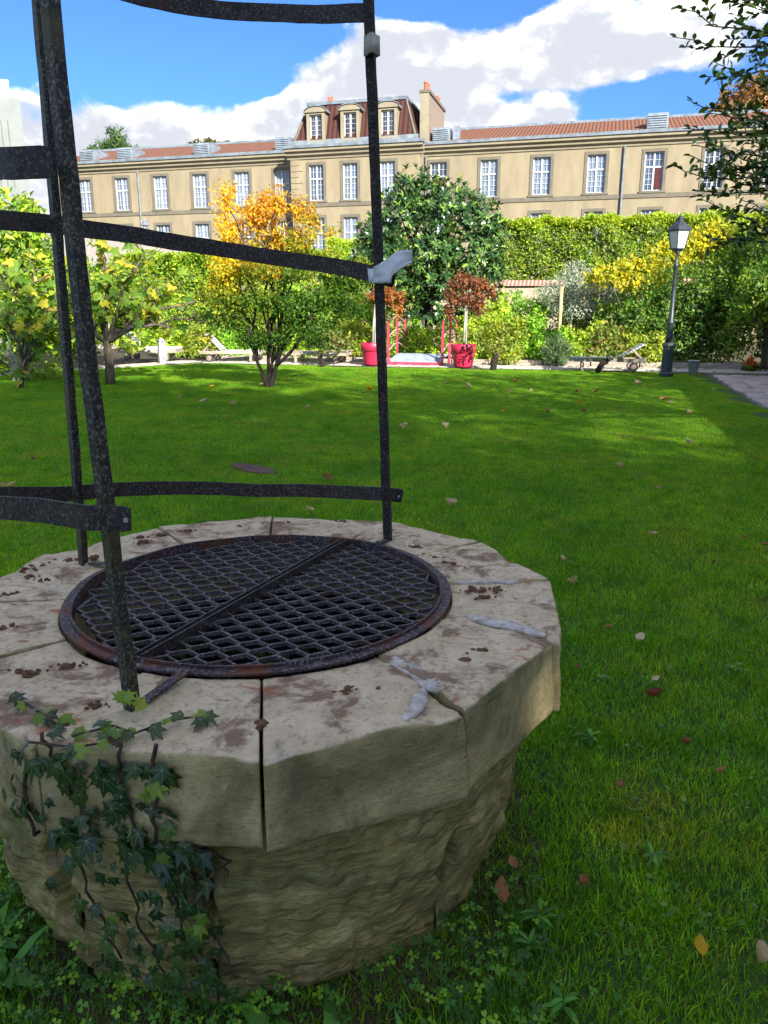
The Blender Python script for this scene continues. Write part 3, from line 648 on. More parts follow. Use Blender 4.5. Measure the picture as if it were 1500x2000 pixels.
mb.bar(-bd * e + bs * .010 + Vector((0, 0, .006)), bd * e + bs * .010 + Vector((0, 0, .006)), .006, .034); mb.bar(-bd * e - bs * .010 + Vector((0, 0, .006)), bd * e - bs * .010 + Vector((0, 0, .006)), .006, .034); mb.bar(-bd * e + Vector((0, 0, -.006)), bd * e + Vector((0, 0, -.006)), .0135, .006)
mb.build('cross_bar', M['iron'], grate)
sa = R(90 - 9); sd_ = Vector((math.cos(sa), math.sin(sa), 0)); sx_ = Vector((sd_.y, -sd_.x, 0)); DXS, PER = .0385, .084
RS = GR - .045
for i in range(-15, 16):
    x = i * DXS
    if abs(x) > RS - .01: continue
    half = math.sqrt(RS ** 2 - x * x); ys = []; y = -math.ceil(half / (PER / 2)) * PER / 2; m_ = MB(); rings = []; k = round(y / (PER / 2))
    while y <= half + PER:
        # long bond (touching the neighbour) and slanted strand
        sg = 1 if (k + i) % 2 == 0 else -1
        for dy in (-.009, .009):
            xx = x + sg * DXS * .47; yy = y + dy
            if math.hypot(xx, yy) < RS + .004: rings.append((xx, yy))
        y += PER / 2; k += 1
    rr_ = []
    for j, (xx, yy) in enumerate(rings):
        c = sx_ * xx + sd_ * yy + Vector((0, 0, -.004 + .003 * fr((xx, yy, 4), 6))); a = rings[max(j - 1, 0)]; b = rings[min(j + 1, len(rings) - 1)]
        tg = (sx_ * (b[0] - a[0]) + sd_ * (b[1] - a[1])).normalized(); sd2 = Vector((-tg.y, tg.x, 0)); w2, h2 = .0032, .0055
        rr_.append([c - sd2 * w2 - Vector((0, 0, h2)), c + sd2 * w2 - Vector((0, 0, h2)), c + sd2 * w2 + Vector((0, 0, h2)), c - sd2 * w2 + Vector((0, 0, h2))])
    if len(rr_) > 2: m_.sweep(rr_, None); m_.build('mesh_strand', M['meshiron'], grate)

# ------------------------------------------------------------------ wrought frame on the well
frame = thing('iron_frame', 'dark weathered iron frame of three posts and flat hoops standing on the well', 'frame', WELL + Vector((0, 0, RIM_T)))
FO = WELL + Vector((0, 0, RIM_T))
def angle_post(pts, leg, th, mat, roll=0.0, name='post'):
    pts = [Vector(p) - FO for p in pts]; P2 = []
    for a, b in zip(pts[:-1], pts[1:]):
        n = max(2, int((b - a).length / .04)); P2 += [a.lerp(b, i / n) for i in range(n)]
    P2.append(pts[-1]); out = Vector((pts[0].x, pts[0].y, 0)).normalized(); out.rotate(Matrix.Rotation(roll, 3, 'Z'))
    l1 = (-out + Vector((-out.y, out.x, 0))).normalized(); l2 = (-out - Vector((-out.y, out.x, 0))).normalized(); rings = []
    for i, p in enumerate(P2):
        w = Vector((fr((p.z * 6, 1, 0), 1), fr((p.z * 6, 7, 0), 1), 0)) * .0022; L_ = leg * (1 + .05 * fr((p.z * 14, 3, 1), 1)); L2 = leg * (1 + .05 * fr((p.z * 14, 9, 1), 1)); c = p + out * leg * .5 + w
        rings.append([c, c + l1 * L_, c + l1 * L_ + l2 * th, c + (l1 + l2) * th, c + l2 * L2 + l1 * th, c + l2 * L2])
    mb = MB(); mb.sweep(rings, None); return mb.build(name, mat, frame, False, .0012)
A0, A1, A2 = (-.541, 1.488, .655), (-.572, 1.505, 1.41), (-.602, 1.55, 2.9)
B0, B1, B2 = (-1.015, 2.46, .655), (-.977, 2.42, 1.58), (-.925, 2.36, 2.9)
C0, C1, C2 = (.019, 2.74, .66), (-.014, 2.68, 1.67), (-.06, 2.58, 2.9)
angle_post([A0, A1, A2], .0260, .007, M['ironlichen'], R(24)); angle_post([B0, B1, B2], .033, .007, M['ironlichen'], R(20)); angle_post([C0, C1, C2], .034, .007, M['iron'], R(-10))
def hoop(pts, w, th, name, hole_end=None):
    pts = [Vector(p) - FO for p in pts]
    # Catmull-Rom through the given points
    P2 = []
    for i in range(len(pts) - 1):
        p0, p1, p2, p3 = pts[max(i - 1, 0)], pts[i], pts[i + 1], pts[min(i + 2, len(pts) - 1)]; n = max(3, int((p2 - p1).length / .025))
        for k in range(n):
            t = k / n; P2.append(.5 * ((2 * p1) + (p2 - p0) * t + (2 * p0 - 5 * p1 + 4 * p2 - p3) * t * t + (3 * p1 - p0 - 3 * p2 + p3) * t ** 3))
    P2.append(pts[-1]); rings = []; N_ = len(P2)
    for i, p in enumerate(P2):
        t = (P2[min(i + 1, N_ - 1)] - P2[max(i - 1, 0)]).normalized(); o = Vector((t.y, -t.x, 0)).normalized(); u = o.cross(t); u = u if u.z > 0 else -u
        a = w / 2 * (1 + .05 * fr((i * .5, 2, 1), 1)); b = w / 2 * (1 + .05 * fr((i * .5, 8, 1), 1))
        if i == 0 or i == N_ - 1: a *= .86; b *= .86
        p = p + o * .0015 * fr((i * .3, 5, 5), 1)
        rings.append([p - o * th / 2 - u * b, p + o * th / 2 - u * b, p + o * th / 2 + u * a, p - o * th / 2 + u * a])
    mb = MB(); mb.sweep(rings, None); return mb.build(name, M['iron'], frame, False, .001)
def arc(angs, r, zf): return [(WELL.x + r * math.cos(R(a)), WELL.y + r * math.sin(R(a)), zf(a)) for a in angs]
def lerpz(tab):
    return lambda a: float(np.interp(a, [t[0] for t in tab], [t[1] for t in tab]))
# angles run from the right-hand post round the back and the left to the near post
low = hoop([(.068, 2.762, .832), (.02, 2.787, .834)] + arc(range(75, 246, 12), .745, lerpz([(60, .832), (75, .812), (100, .814), (125, .853), (158, .908), (185, .985), (205, 1.035), (225, 1.075), (250, 1.108)])) + [(-.60, 1.462, 1.105), (-.545, 1.443, 1.108), (-.492, 1.44, 1.106)], .052, .006, 'hoop')
mid = hoop([(.035, 2.70, 1.595), (-.012, 2.728, 1.612), (-.15, 2.80, 1.643)] + arc(range(85, 232, 12), .70, lerpz([(60, 1.61), (85, 1.669), (110, 1.713), (135, 1.745), (158, 1.752), (185, 1.735), (205, 1.745), (250, 1.75)])) + [(-.72, 1.53, 1.757), (-.65, 1.478, 1.752), (-.585, 1.465, 1.752)], .054, .006, 'hoop')
top = hoop([(-.035, 2.645, 2.372), (-.08, 2.66, 2.378), (-.20, 2.745, 2.402)] + arc(range(90, 246, 12), .60, lerpz([(60, 2.37), (90, 2.425), (250, 2.43)])) + [(-.62, 1.52, 2.43), (-.56, 1.50, 2.43)], .052, .006, 'hoop')
# bolts and square holes at the strip ends
for c in ((-.50, 1.4355, 1.106), (.055, 2.7655, .832)):
    c = Vector(c) - FO; mb = MB(); mb.box(c.x - .004, c.x + .004, c.y - .003, c.y + .003, c.z - .004, c.z + .004); mb.build('bolt', M['galv'], frame)
for a, b in (((-.525, 1.50, .678), (-.455, 1.625, .694)), ((-.985, 2.45, .678), (-.90, 2.405, .690)), ((.012, 2.725, .676), (-.02, 2.645, .690))):
    mb = MB(); mb.bar(Vector(a) - FO, Vector(b) - FO, .024, .006); mb.build('foot_strap', M['rustiron'], frame, bevel=.001)
# tape and rag
def rag():
    t = thing('tape_rag', 'torn pale grey tape knotted round the hoop end with a flag sticking out', 'tape', (-.014, 2.68, 1.61))
    nx, nz = 14, 8; V = []
    for i in range(nx + 1):
        for k in range(nz + 1):
            u, v = i / nx, k / nz; top_ = .022 + .050 * min(1, u * 1.6); bot = -.026 + .044 * max(0, (u - .45) / .55) ** .6 + (.012 if u > .45 else 0)
            x = -.02 + .125 * u; z = bot + (top_ - bot) * v + .02 * max(0, u - .3) - .006 * u * u
            V.append((x, -.052 - .012 * math.sin(u * 5 + v) + .006 * fr((u * 4, v * 4, 3), 1.5), z + .003 * fr((u * 6, v * 2, 1), 1)))
    F = [(i * (nz + 1) + k, (i + 1) * (nz + 1) + k, (i + 1) * (nz + 1) + k + 1, i * (nz + 1) + k + 1) for i in range(nx) for k in range(nz)]
    o = link('flag', mesh('flag', V, F, M['tape'], True), t); s_ = o.modifiers.new('s', 'SOLIDIFY'); s_.thickness = .003
    mb = MB(); rings = []
    for i in range(21):
        a = 2 * math.pi * i / 20; c = Vector((math.cos(a) * .034, math.sin(a) * .034 - .01 + .015, 0)); n_ = Vector((math.cos(a), math.sin(a), 0)); z0 = -.024 + .006 * fr((a, 1, 1), 2); z1 = .022 + .006 * fr((a, 5, 1), 2); k = .003 * fr((a * 3, 2, 2), 2)
        rings.append([c + n_ * k + Vector((0, 0, z0)), c + n_ * (.004 + k) + Vector((0, 0, z0)), c + n_ * (.006 - k) + Vector((0, 0, z1)), c + n_ * k + Vector((0, 0, z1))])
    mb.sweep(rings, None); mb.build('wrap', M['tape'], t, True)
rag()
mb = MB(); c0 = Vector((-.037, 2.628, 2.278))
mb.sweep([[Vector((math.cos(a) * r, math.sin(a) * r, z + .004 * math.sin(a * 3))) for r, z in ((.020, -.028), (.0255, -.027), (.0245, .027), (.020, .028))] for a in [2 * math.pi * i / 18 for i in range(19)]], None)
o = mb.build('tape_band', M['tapebeige'], None, True); o.location = c0; tag(o, 'narrow beige tape band wound round the upper part of an iron post', 'tape')

# ------------------------------------------------------------------ ivy on the well
def ivy_leaf_mesh(name, mats, seed):
    rr = random.Random(seed); tips = [(-100, .42), (-62, .36), (-38, .74), (-16, .46), (0, 1.0), (16, .46), (38, .74), (62, .36), (100, .42)]
    pts = [(0, -.02)]
    for a, r in tips:
        a = R(a + rr.uniform(-4, 4)); r *= rr.uniform(.92, 1.08); pts.append((math.sin(a) * r, math.cos(a) * r + .18))
    V = [(0, .18, .05)] + [(x, y, -.10 * (x * x + (y - .2) ** 2) + rr.uniform(-.02, .02)) for x, y in pts]; n = len(pts)
    F = [(0, 1 + i, 1 + (i + 1) % n) for i in range(n)]; mi = [0] * n
    for k in (2, 4, 6, 8, 10):
        tx, ty, tz = V[min(k, n)]; c = Vector((0, .18, .054)); e = c.lerp(Vector((tx, ty, tz + .006)), .92); d = (e - c).normalized(); s_ = Vector((-d.y, d.x, 0)) * .011
        b = len(V); V += [c - s_, c + s_, e]; F.append((b, b + 1, b + 2)); mi.append(1)
    b = len(V); V += [(-.012, .16, .03), (.012, .16, .03), (.01, -.45, -.15), (-.01, -.45, -.15)]; F.append((b, b + 1, b + 2, b + 3)); mi.append(1)
    me = mesh(name, V, F, mats); me.polygons.foreach_set('material_index', mi); return me
M['ivy'] = leafmat('ivy_leaf', .10, .32, [(0, (.016, .034, .010)), (.5, (.028, .056, .014)), (.85, (.045, .085, .018)), (1, (.08, .13, .022))], .35)
M['ivyyoung'] = leafmat('young_ivy_leaf', .4, .4, [(0, (.12, .24, .02)), (.6, (.2, .34, .03)), (1, (.28, .36, .04))], .4)
M['vein'] = simple('leaf_vein', two((.14, .22, .10), (.2, .28, .14)), 5, .5)
M['ivystem'] = simple('ivy_stem', two(hx('#2c1f17'), hx('#5a4334')), 30, .9)
ivy = thing('ivy', 'dark green ivy climbing over the front of the stone well', 'ivy', WELL)
ivm = [ivy_leaf_mesh('ivy_leaf', [M['ivy'], M['vein']], k) for k in range(4)]; ivy_y = [ivy_leaf_mesh('ivy_leaf', [M['ivyyoung'], M['vein']], 10 + k) for k in range(3)]
def surf(X, z):
    """a point on the outer skin of the well below camera, from world X and height"""
    dx = X - WELL.x; r = .905 if z > RIM_B else float(np.interp(z, [-.1, .05, .22, .45], [.735, .785, .81, .80]))
    if z > RIM_B:
        a0, a1 = R(-111), R(-81.5); a = math.atan2(-math.sqrt(max(0, r * r - dx * dx)), dx)
        n_ = Vector((math.cos((a0 + a1) / 2), math.sin((a0 + a1) / 2), 0)) if a > a0 else Vector((math.cos(R(-126)), math.sin(R(-126)), 0))
        dist = .905 * math.cos((a1 - a0) / 2); y = (dist - n_.x * dx) / n_.y; return Vector((dx, y, z)), n_
    a = math.atan2(-math.sqrt(max(0, r * r - dx * dx)), dx); n_ = Vector((math.cos(a), math.sin(a), 0)); return n_ * r + Vector((0, 0, z)), n_
def leaf_at(p, n_, size, tipdir, mset, lift=.02, name='leaf'):
    n_ = (n_ + Vector((random.gauss(0, .28), random.gauss(0, .28), random.gauss(0, .28) + .12))).normalized()
    y = (tipdir - n_ * tipdir.dot(n_)).normalized(); x = y.cross(n_); m = Matrix((x, y, n_)).transposed().to_4x4()
    o = link(name, random.choice(mset), ivy); o.matrix_local = Matrix.Translation(p + n_ * lift) @ m @ Matrix.Scale(size, 4); return o
stems = [[(-.66, .70), (-.64, .62), (-.60, .52), (-.56, .42), (-.55, .3), (-.52, .15), (-.50, .02)], [(-.52, .70), (-.52, .60), (-.50, .5), (-.48, .38), (-.46, .28), (-.42, .12), (-.40, .0)], [(-.44, .69), (-.44, .6), (-.46, .5), (-.42, .36), (-.38, .25), (-.35, .13), (-.33, .02)],
         [(-.72, .62), (-.73, .5), (-.70, .42), (-.66, .3), (-.63, .18), (-.6, .04)], [(-.50, .40), (-.42, .41), (-.34, .38), (-.33, .32)]]
ivp = []
for st in stems:
    pts = []
    for (x0, z0), (x1, z1) in zip(st[:-1], st[1:]):
        for i in range(5):
            t = i / 5; p, n_ = surf(x0 + (x1 - x0) * t + random.gauss(0, .006), z0 + (z1 - z0) * t); pts.append(p + n_ * .01); ivp.append((x0 + (x1 - x0) * t, z0 + (z1 - z0) * t))
    mb = MB(); mb.tube(pts, [.0045 - .002 * i / len(pts) for i in range(len(pts))], 6); mb.build('stem', M['ivystem'], ivy, True)
for k in range(225):
    x, z = random.choice(ivp); x += random.gauss(0, .035 if z > .42 else .05); z += random.gauss(0, .03)
    if z < -.08 or x > -.36 or (z > .46 and x > -.405): continue
    if .40 < z < .46: z = random.choice((.39, .47))
    if z > .665: z = .64
    p, n_ = surf(x, z); leaf_at(p, n_, random.choice((random.uniform(.022, .040), random.uniform(.036, .058))), Vector((random.gauss(0, .55), 0, -1)), ivm if random.random() > .05 else ivy_y, random.uniform(.006, .022))
# leaves lying on the coping top
for pts in ([(-.78, 1.50), (-.72, 1.45), (-.66, 1.40)], [(-.62, 1.36), (-.55, 1.40), (-.50, 1.37), (-.44, 1.42), (-.38, 1.44)], [(-.70, 1.34), (-.6, 1.32), (-.52, 1.345)]):
    V = [Vector((x, y, RIM_T + .012)) - WELL for x, y in pts]; mb = MB(); mb.tube(V, .0028, 6); mb.build('stem', M['ivystem'], ivy, True)
    for k in range(len(pts) * 3):
        x, y = random.choice(pts); p = Vector((x + random.gauss(0, .025), y + abs(random.gauss(0, .02)) - .01, RIM_T + .004)) - WELL
        leaf_at(p, Vector((0, -.35, 1)), random.uniform(.022, .042), Vector((random.gauss(0, 1), -.6 + random.gauss(0, .6), 0)), ivy_y if random.random() < .6 else ivm, .016)
for k in range(6):
    p = Vector((-.555 + random.gauss(0, .02), 1.455 + random.gauss(0, .012), RIM_T + .01 + random.random() * .05)) - WELL
    leaf_at(p, Vector((random.gauss(0, .4), -.9, .5)), random.uniform(.022, .036), Vector((random.gauss(0, 1), -.3, random.gauss(0, .8))), ivy_y, .01)

# ------------------------------------------------------------------ clover and weeds round the foot of the well
def clover():
    Vs = []; Ts = []; Cs = []; off = 0
    spots = []
    for _ in range(900):
        a = R(random.uniform(-165, -25)); r = .73 + abs(random.gauss(0, .10)) + random.uniform(0, .05)
        if random.random() > (.75 if a < R(-80) else .2): continue
        spots.append((r * math.cos(a) + WELL.x, r * math.sin(a) + WELL.y))
    for _ in range(110): spots.append((random.gauss(.22, .09), random.gauss(1.50, .09)))
    for x, y in spots:
        if math.hypot(x - WELL.x, y - WELL.y) < .73: continue
        h = random.uniform(.03, .11); r = random.uniform(.007, .014); n_ = Vector((random.gauss(0, .3), random.gauss(-.2, .3), 1)).normalized(); s1 = n_.orthogonal().normalized(); s1.rotate(Matrix.Rotation(random.random() * 6.28, 3, n_)); s2 = n_.cross(s1)
        c = Vector((x, y, h)); g = random.choice([(.05, .15, .015), (.09, .22, .02), (.17, .32, .02), (.03, .08, .015), (.04, .11, .015)])
        for k in range(3):
            a = k * 2.094; d = s1 * math.cos(a) + s2 * math.sin(a); e = n_.cross(d)
            V = [c, c + d * r * .6 - e * r * .5 + n_ * r * .12, c + d * r * 1.15 - e * r * .42, c + d * r * 1.0 - n_ * r * .05, c + d * r * 1.15 + e * r * .42, c + d * r * .6 + e * r * .5 + n_ * r * .12]
            Vs += V; Ts += [(off, off + 1, off + 2), (off, off + 2, off + 3), (off, off + 3, off + 4), (off, off + 4, off + 5)]; Cs += [g] * 6; off += 6
        V = [Vector((x - .001, y, 0)), Vector((x + .001, y, 0)), c]; Vs += V; Ts.append((off, off + 1, off + 2)); Cs += [(.08, .14, .04)] * 3; off += 3
    me = np_mesh('clover', np.array([tuple(v) for v in Vs]), np.array(Ts), M['leaf'], np.array(Cs)); tag(link('clover', me), 'low clover leaves growing round the foot of the well', 'clover', kind='stuff')
clover()
def weed(x, y, n, L, w, lab, cols, up=.6, grp='broad leaved weeds in the grass'):
    t = thing('weed', lab, 'weed', (x, y, 0), 0, grp)
    a = rng.random(n) * 2 * math.pi; D = np.stack([np.cos(a), np.sin(a), up * (.4 + rng.random(n))], 1); Nn = np.stack([-np.cos(a) * .6, -np.sin(a) * .6, np.ones(n)], 1)
    P = np.zeros((n, 3)); P[:, 2] = .01 + rng.random(n) * .03
    leaves('leaf_rosette', P, D, Nn, L * (.6 + .6 * rng.random(n)), w * (.7 + .5 * rng.random(n)), palette(cols, n), M['leaf'], t, True, .2, .25)
GW = [(.05, .15, .02), (.07, .19, .03), (.09, .24, .03)]
for x, y, n, L, w in [(-.92, 1.52, 9, .12, .04), (-1.0, 1.62, 8, .11, .04), (-.98, 1.42, 8, .10, .035), (-.26, 1.36, 6, .11, .05), (-.10, 1.33, 6, .10, .035), (.05, 1.30, 8, .09, .022)]: weed(x, y, n, L, w, 'broad leaved green weed growing against the foot of the well', GW, 1.0, 'weeds at the foot of the well')
for x, y in [(.37, 1.62), (.42, 1.72), (.80, 1.95), (.42, 1.45), (.78, 2.6), (.95, 3.1), (1.6, 3.2)]: weed(x, y, 12, .055, .014, 'small dandelion rosette growing in the lawn beside the well', GW, .35, 'dandelions in the lawn')
# bare earth ring at the foot of the well
V = []; n = 64
for r in (.60, .86):
    for j in range(n):
        a = 2 * math.pi * j / n; k = r + (.05 * fr((math.cos(a), math.sin(a), 0), 3, 3) if r > .8 else 0); V.append((WELL.x + k * math.cos(a), WELL.y + k * math.sin(a), .014 if r < .8 else .004))
tag(link('earth_ring', mesh('earth_ring', V, [(j, n + j, n + (j + 1) % n, (j + 1) % n) for j in range(n)], M['soil'], True)), kind='structure')

# ------------------------------------------------------------------ fallen leaves
def fallen_mesh(seed, curl):
    rr = random.Random(seed); V = []; n = 6
    for i in range(n + 1):
        t = i / n; w = .34 * math.sin(math.pi * min(1, t * .93 + .05)) ** .8 * (1 + rr.uniform(-.12, .12)); z = curl * (t - .5) ** 2 * 1.6
        for s_ in (-1, 0, 1): V.append((s_ * w, t - .5, z + abs(s_) * w * curl * 1.1 + rr.uniform(-.02, .02)))
    F = [(i * 3 + j, i * 3 + j + 1, (i + 1) * 3 + j + 1, (i + 1) * 3 + j) for i in range(n) for j in (0, 1)]; b = len(V)
    V += [(-.012, -.5, curl * .4), (.012, -.5, curl * .4), (.01, -.85, .05), (-.01, -.85, .05)]; F.append((b, b + 1, b + 2, b + 3)); return V, F
FM = {'tan': leafmat('tan_dead_leaf', .2, .7, [(0, hx('#bba47c')), (1, hx('#dcc9a6'))], .2), 'brown': leafmat('brown_dead_leaf', .15, .7, [(0, hx('#82583a')), (1, hx('#b07f54'))], .2),
      'yellow': leafmat('yellow_leaf', .25, .6, [(0, hx('#c9a01f')), (1, hx('#d8b53a'))], .3), 'red': leafmat('reddish_leaf', .2, .7, [(0, hx('#7c3b30')), (1, hx('#9c5644'))], .2)}
FL = [(.468, 2.232 + .42, .085, 'tan', .5, 'tan'), ]
fallen = [(1.119, 4.245, 0.09, 'tan'), (1.235, 3.45, 0.06, 'tan'), (1.121, 2.89, 0.06, 'red'), (1.113, 2.529, 0.04, 'brown'), (0.31, 1.785, 0.06, 'brown'), (0.56, 1.805, 0.035, 'brown'), (0.795, 1.595, 0.045, 'yellow'), (0.923, 1.553, 0.055, 'tan'), (0.373, 1.891, 0.04, 'brown'), (2.501, 5.122, 0.05, 'brown'), (1.13, 4.661, 0.04, 'tan'), (2.078, 4.591, 0.04, 'brown'), (2.574, 4.959, 0.05, 'brown'),
          (.27, 10.2, .16, 'tan'), (.85, 10.25, .12, 'tan'), (1.68, 15.8, .16, 'tan'), (-2.5, 12.9, .16, 'tan'), (-3.1, 13.3, .15, 'tan'), (-3.5, 15.7, .14, 'yellow'), (5.0, 13.7, .16, 'brown'), (3.6, 9.0, .12, 'tan'), (4.6, 11.6, .12, 'tan'), (3.3, 13.0, .15, 'yellow'), (2.4, 14.6, .13, 'tan'), (4.1, 14.9, .13, 'brown'), (-.6, 5.9, .07, 'tan'), (-1.2, 12.2, .12, 'tan'), (5.4, 16.5, .15, 'tan'), (2.9, 17.2, .15, 'brown'), (-.3, 15.3, .14, 'yellow'), (1.9, 5.2, .06, 'tan')]
fallen += [(random.uniform(-4, 6.5), random.uniform(5, 18), random.uniform(.06, .12), random.choice(('tan', 'brown', 'tan', 'yellow'))) for _ in range(26)] + [(random.uniform(.7, 2.0), random.uniform(2.0, 4.4), random.uniform(.025, .045), random.choice(('tan', 'brown', 'brown'))) for _ in range(10)]
FW = {'tan': 'curled pale tan', 'brown': 'brown dried', 'yellow': 'bright yellow', 'red': 'crumpled reddish'}
for k, (x, y, s_, kind) in enumerate(fallen):
    V, F = fallen_mesh(k, random.uniform(.6, 1.5)); o = link('fallen_leaf', mesh('fallen_leaf', V, F, FM[kind], True))
    near = y < 4.5; o.location = (x, y, .045 if near else .06); o.scale = (s_ * 1.1,) * 3; o.rotation_euler = (random.gauss(.1, .25), random.gauss(0, .25), random.random() * 6.28)
    tag(o, FW[kind] + (' fallen leaf lying on the grass near the well' if near else ' fallen leaf lying far out on the open lawn'), 'leaf', FW[kind] + (' leaves near the well' if near else ' leaves far out on the lawn'))
# flat reddish stone sunk in the lawn
V = []; out = [(-.36, .12), (-.2, .17), (.02, .13), (.2, .10), (.36, -.02), (.37, -.12), (.1, -.14), (-.12, -.08), (-.3, .03)]
mb = MB(); n = len(out); mb.add([(x, y, 0) for x, y in out] + [(x, y, .028) for x, y in out] + [(x * .95, y * .9, .036) for x, y in out], [(j, (j + 1) % n, n + (j + 1) % n, n + j) for j in range(n)] + [(n + j, n + (j + 1) % n, 2 * n + (j + 1) % n, 2 * n + j) for j in range(n)] + [tuple(2 * n + j for j in range(n))])
o = mb.build('stone_slab', M['slabred']); o.location = (-1.36, 7.72, 0); o.rotation_euler = (0, 0, -.55); tag(o, 'flat reddish brown stone slab sunk in the lawn behind the well', 'slab')

# ------------------------------------------------------------------ the long building behind the garden (local x along the wall, y away from the camera)
BO = Vector((-18.2817, 50.6389, 0))
bld = thing('long_building', 'long two storey beige building with orange tiled roof and central mansard pavilion', 'building', BO, GA)
def wall_holes(x0, x1, z0, z1, holes, y, dep):
    xs = sorted({x0, x1} | {h[0] for h in holes} | {h[1] for h in holes}); zs = sorted({z0, z1} | {h[2] for h in holes} | {h[3] for h in holes}); mb = MB()
    for a, b in zip(xs[:-1], xs[1:]):
        for c, d in zip(zs[:-1], zs[1:]):
            if any(h[0] <= a and b <= h[1] and h[2] <= c and d <= h[3] for h in holes): continue
            mb.add([(a, y, c), (b, y, c), (b, y, d), (a, y, d)], [(0, 1, 2, 3)])
    for a, b, c, d in holes:
        mb.add([(a, y, c), (b, y, c), (b, y, d), (a, y, d), (a, y + dep, c), (b, y + dep, c), (b, y + dep, d), (a, y + dep, d)], [(0, 4, 5, 1), (1, 5, 6, 2), (2, 6, 7, 3), (3, 7, 4, 0)])
    mb.add([(x0, y, z0), (x0, y, z1), (x0, y + 9, z1), (x0, y + 9, z0)], [(0, 1, 2, 3)]); mb.add([(x1, y, z0), (x1, y, z1), (x1, y + 9, z1), (x1, y + 9, z0)], [(3, 2, 1, 0)])
    return mb
def win_meshes(w, h, tr, rows_lo, rows_up, cols=2):
    f = MB(); t = .06
    f.box(-w / 2, -w / 2 + t, 0, .07, 0, h); f.box(w / 2 - t, w / 2, 0, .07, 0, h); f.box(-w / 2 + t, w / 2 - t, 0, .07, 0, t); f.box(-w / 2 + t, w / 2 - t, 0, .07, h - t, h)
    f.box(-.045, .045, -.01, .06, t, h - t)
    if tr: f.box(-w / 2 + t, -.055, -.005, .06, h * tr - .04, h * tr + .04); f.box(.055, w / 2 - t, -.005, .06, h * tr - .04, h * tr + .04)
    lo, hi = t, (h * tr - .05 if tr else h - t)
    for (a, b, n) in ((lo, hi, rows_lo), (h * tr + .05 if tr else 0, h - t, rows_up if tr else 0)):
        for s_ in (-1, 1):
            xa, xb = (.055, w / 2 - t) if s_ > 0 else (-w / 2 + t, -.055)
            for k in range(1, cols): x = xa + (xb - xa) * k / cols; f.box(x - .011, x + .011, .01, .05, a, b)
            for k in range(1, n): z = a + (b - a) * k / n; f.box(xa, xb, .012, .048, z - .011, z + .011)
    g = MB(); g.box(-w / 2 + .02, w / 2 - .02, .055, .075, .02, h - .02)
    return f.me('window_frame', M['white']), g.me('window', M['glass'])
def surround_mesh(w, h, b=.15, sill=True):
    m_ = MB(); p = .035
    m_.box(-w / 2 - b, -w / 2, -p, .02, 0, h + b); m_.box(w / 2, w / 2 + b, -p, .02, 0, h + b); m_.box(-w / 2, w / 2, -p, .02, h, h + b)
    if sill: m_.box(-w / 2 - b - .04, w / 2 + b + .04, -.09, .02, -.10, -.001)
    return m_.me('window_surround', M['surround'])
WU = (.92, 1.84); up_f, up_g = win_meshes(*WU, .62, 4, 2); up_s = surround_mesh(*WU); gf_f, gf_g = win_meshes(.92, 2.1, .62, 4, 2); gf_s = surround_mesh(.92, 2.1)
pv_f, pv_g = win_meshes(.84, 1.84, .62, 4, 2); pv_s = surround_mesh(.84, 1.84)
ZU, ZG = 7.45, 4.45
XL = [-.12, 2.48, 5.11, 7.71, 10.42, 12.9]; XR = [22.0, 24.74, 27.5, 30.27, 33.08, 35.9, 38.7, 41.5]; XP = [15.35, 17.31, 19.41]
def put_window(x, y, z, fm, gm, sm):
    g = link('window', gm, bld, (x, y + .10, z)); link('window_frame', fm, g, (0, -.0, 0)); link('window_surround', sm, g, (0, -.10, 0)); return g
def holes(xs, w, spec): return [(x - w / 2, x + w / 2, z, z + h) for x in xs for z, h in spec]
YP = -1.0
for x0, x1, xs, y, w in ((-2.2, 13.9, XL, 0, .92), (21.2, 46, XR, 0, .92), (13.9, 21.2, XP, YP, .84)):
    wall_holes(x0, x1, 0, 9.7, holes(xs, w, ((ZU, 1.84), (ZG, 2.1 if w == .92 else 1.84 + .26))), y, .2).build('wall', M['plaster'], bld)
for x in XL + XR: put_window(x, 0, ZU, up_f, up_g, up_s); put_window(x, 0, ZG, gf_f, gf_g, gf_s)
pg_f, pg_g = win_meshes(.84, 2.1, .62, 4, 2); pg_s = surround_mesh(.84, 2.1)
for x in XP: put_window(x, YP, ZU, pv_f, pv_g, pv_s); put_window(x, YP, ZG, pg_f, pg_g, pg_s)
# an open casement and the dark room behind it
mb = MB(); mb.box(33.08 + .06, 33.08 + .36, .085, .098, ZU + .09, ZU + 1.08); mb.build('open_casement', M['maroon'], bld)
mb = MB(); mb.box(22.0 - .40, 22.0 + .40, .085, .098, ZU + .08, ZU + 1.02); mb.build('drawn_curtain', M['maroon'], bld)
for a, b, y in ((-2.2, 13.9, 0), (21.2, 46, 0), (13.9 - .02, 21.2 + .02, YP)):
    mb = MB(); mb.box(a, b, y - .05, y + .01, 7.13, 7.34); mb.build('string_course', M['surround'], bld)
    mb = MB(); mb.extx([(y + .02, 9.58), (y - .06, 9.60), (y - .08, 9.70), (y - .24, 9.78), (y - .26, 9.90), (y - .42, 9.96), (y - .42, 10.06), (y + .02, 10.06)], a - (.0 if y == 0 else .2), b + (0 if y == 0 else .2)); mb.build('cornice', M['cornice'], bld)
    mb = MB(); mb.extx([(y - .40, 10.062), (y - .50, 10.10), (y - .50, 10.22), (y - .44, 10.26), (y - .1, 10.30), (y - .1, 10.062)], a - (.0 if y == 0 else .25), b + (0 if y == 0 else .25)); mb.build('gutter', M['slate'], bld)
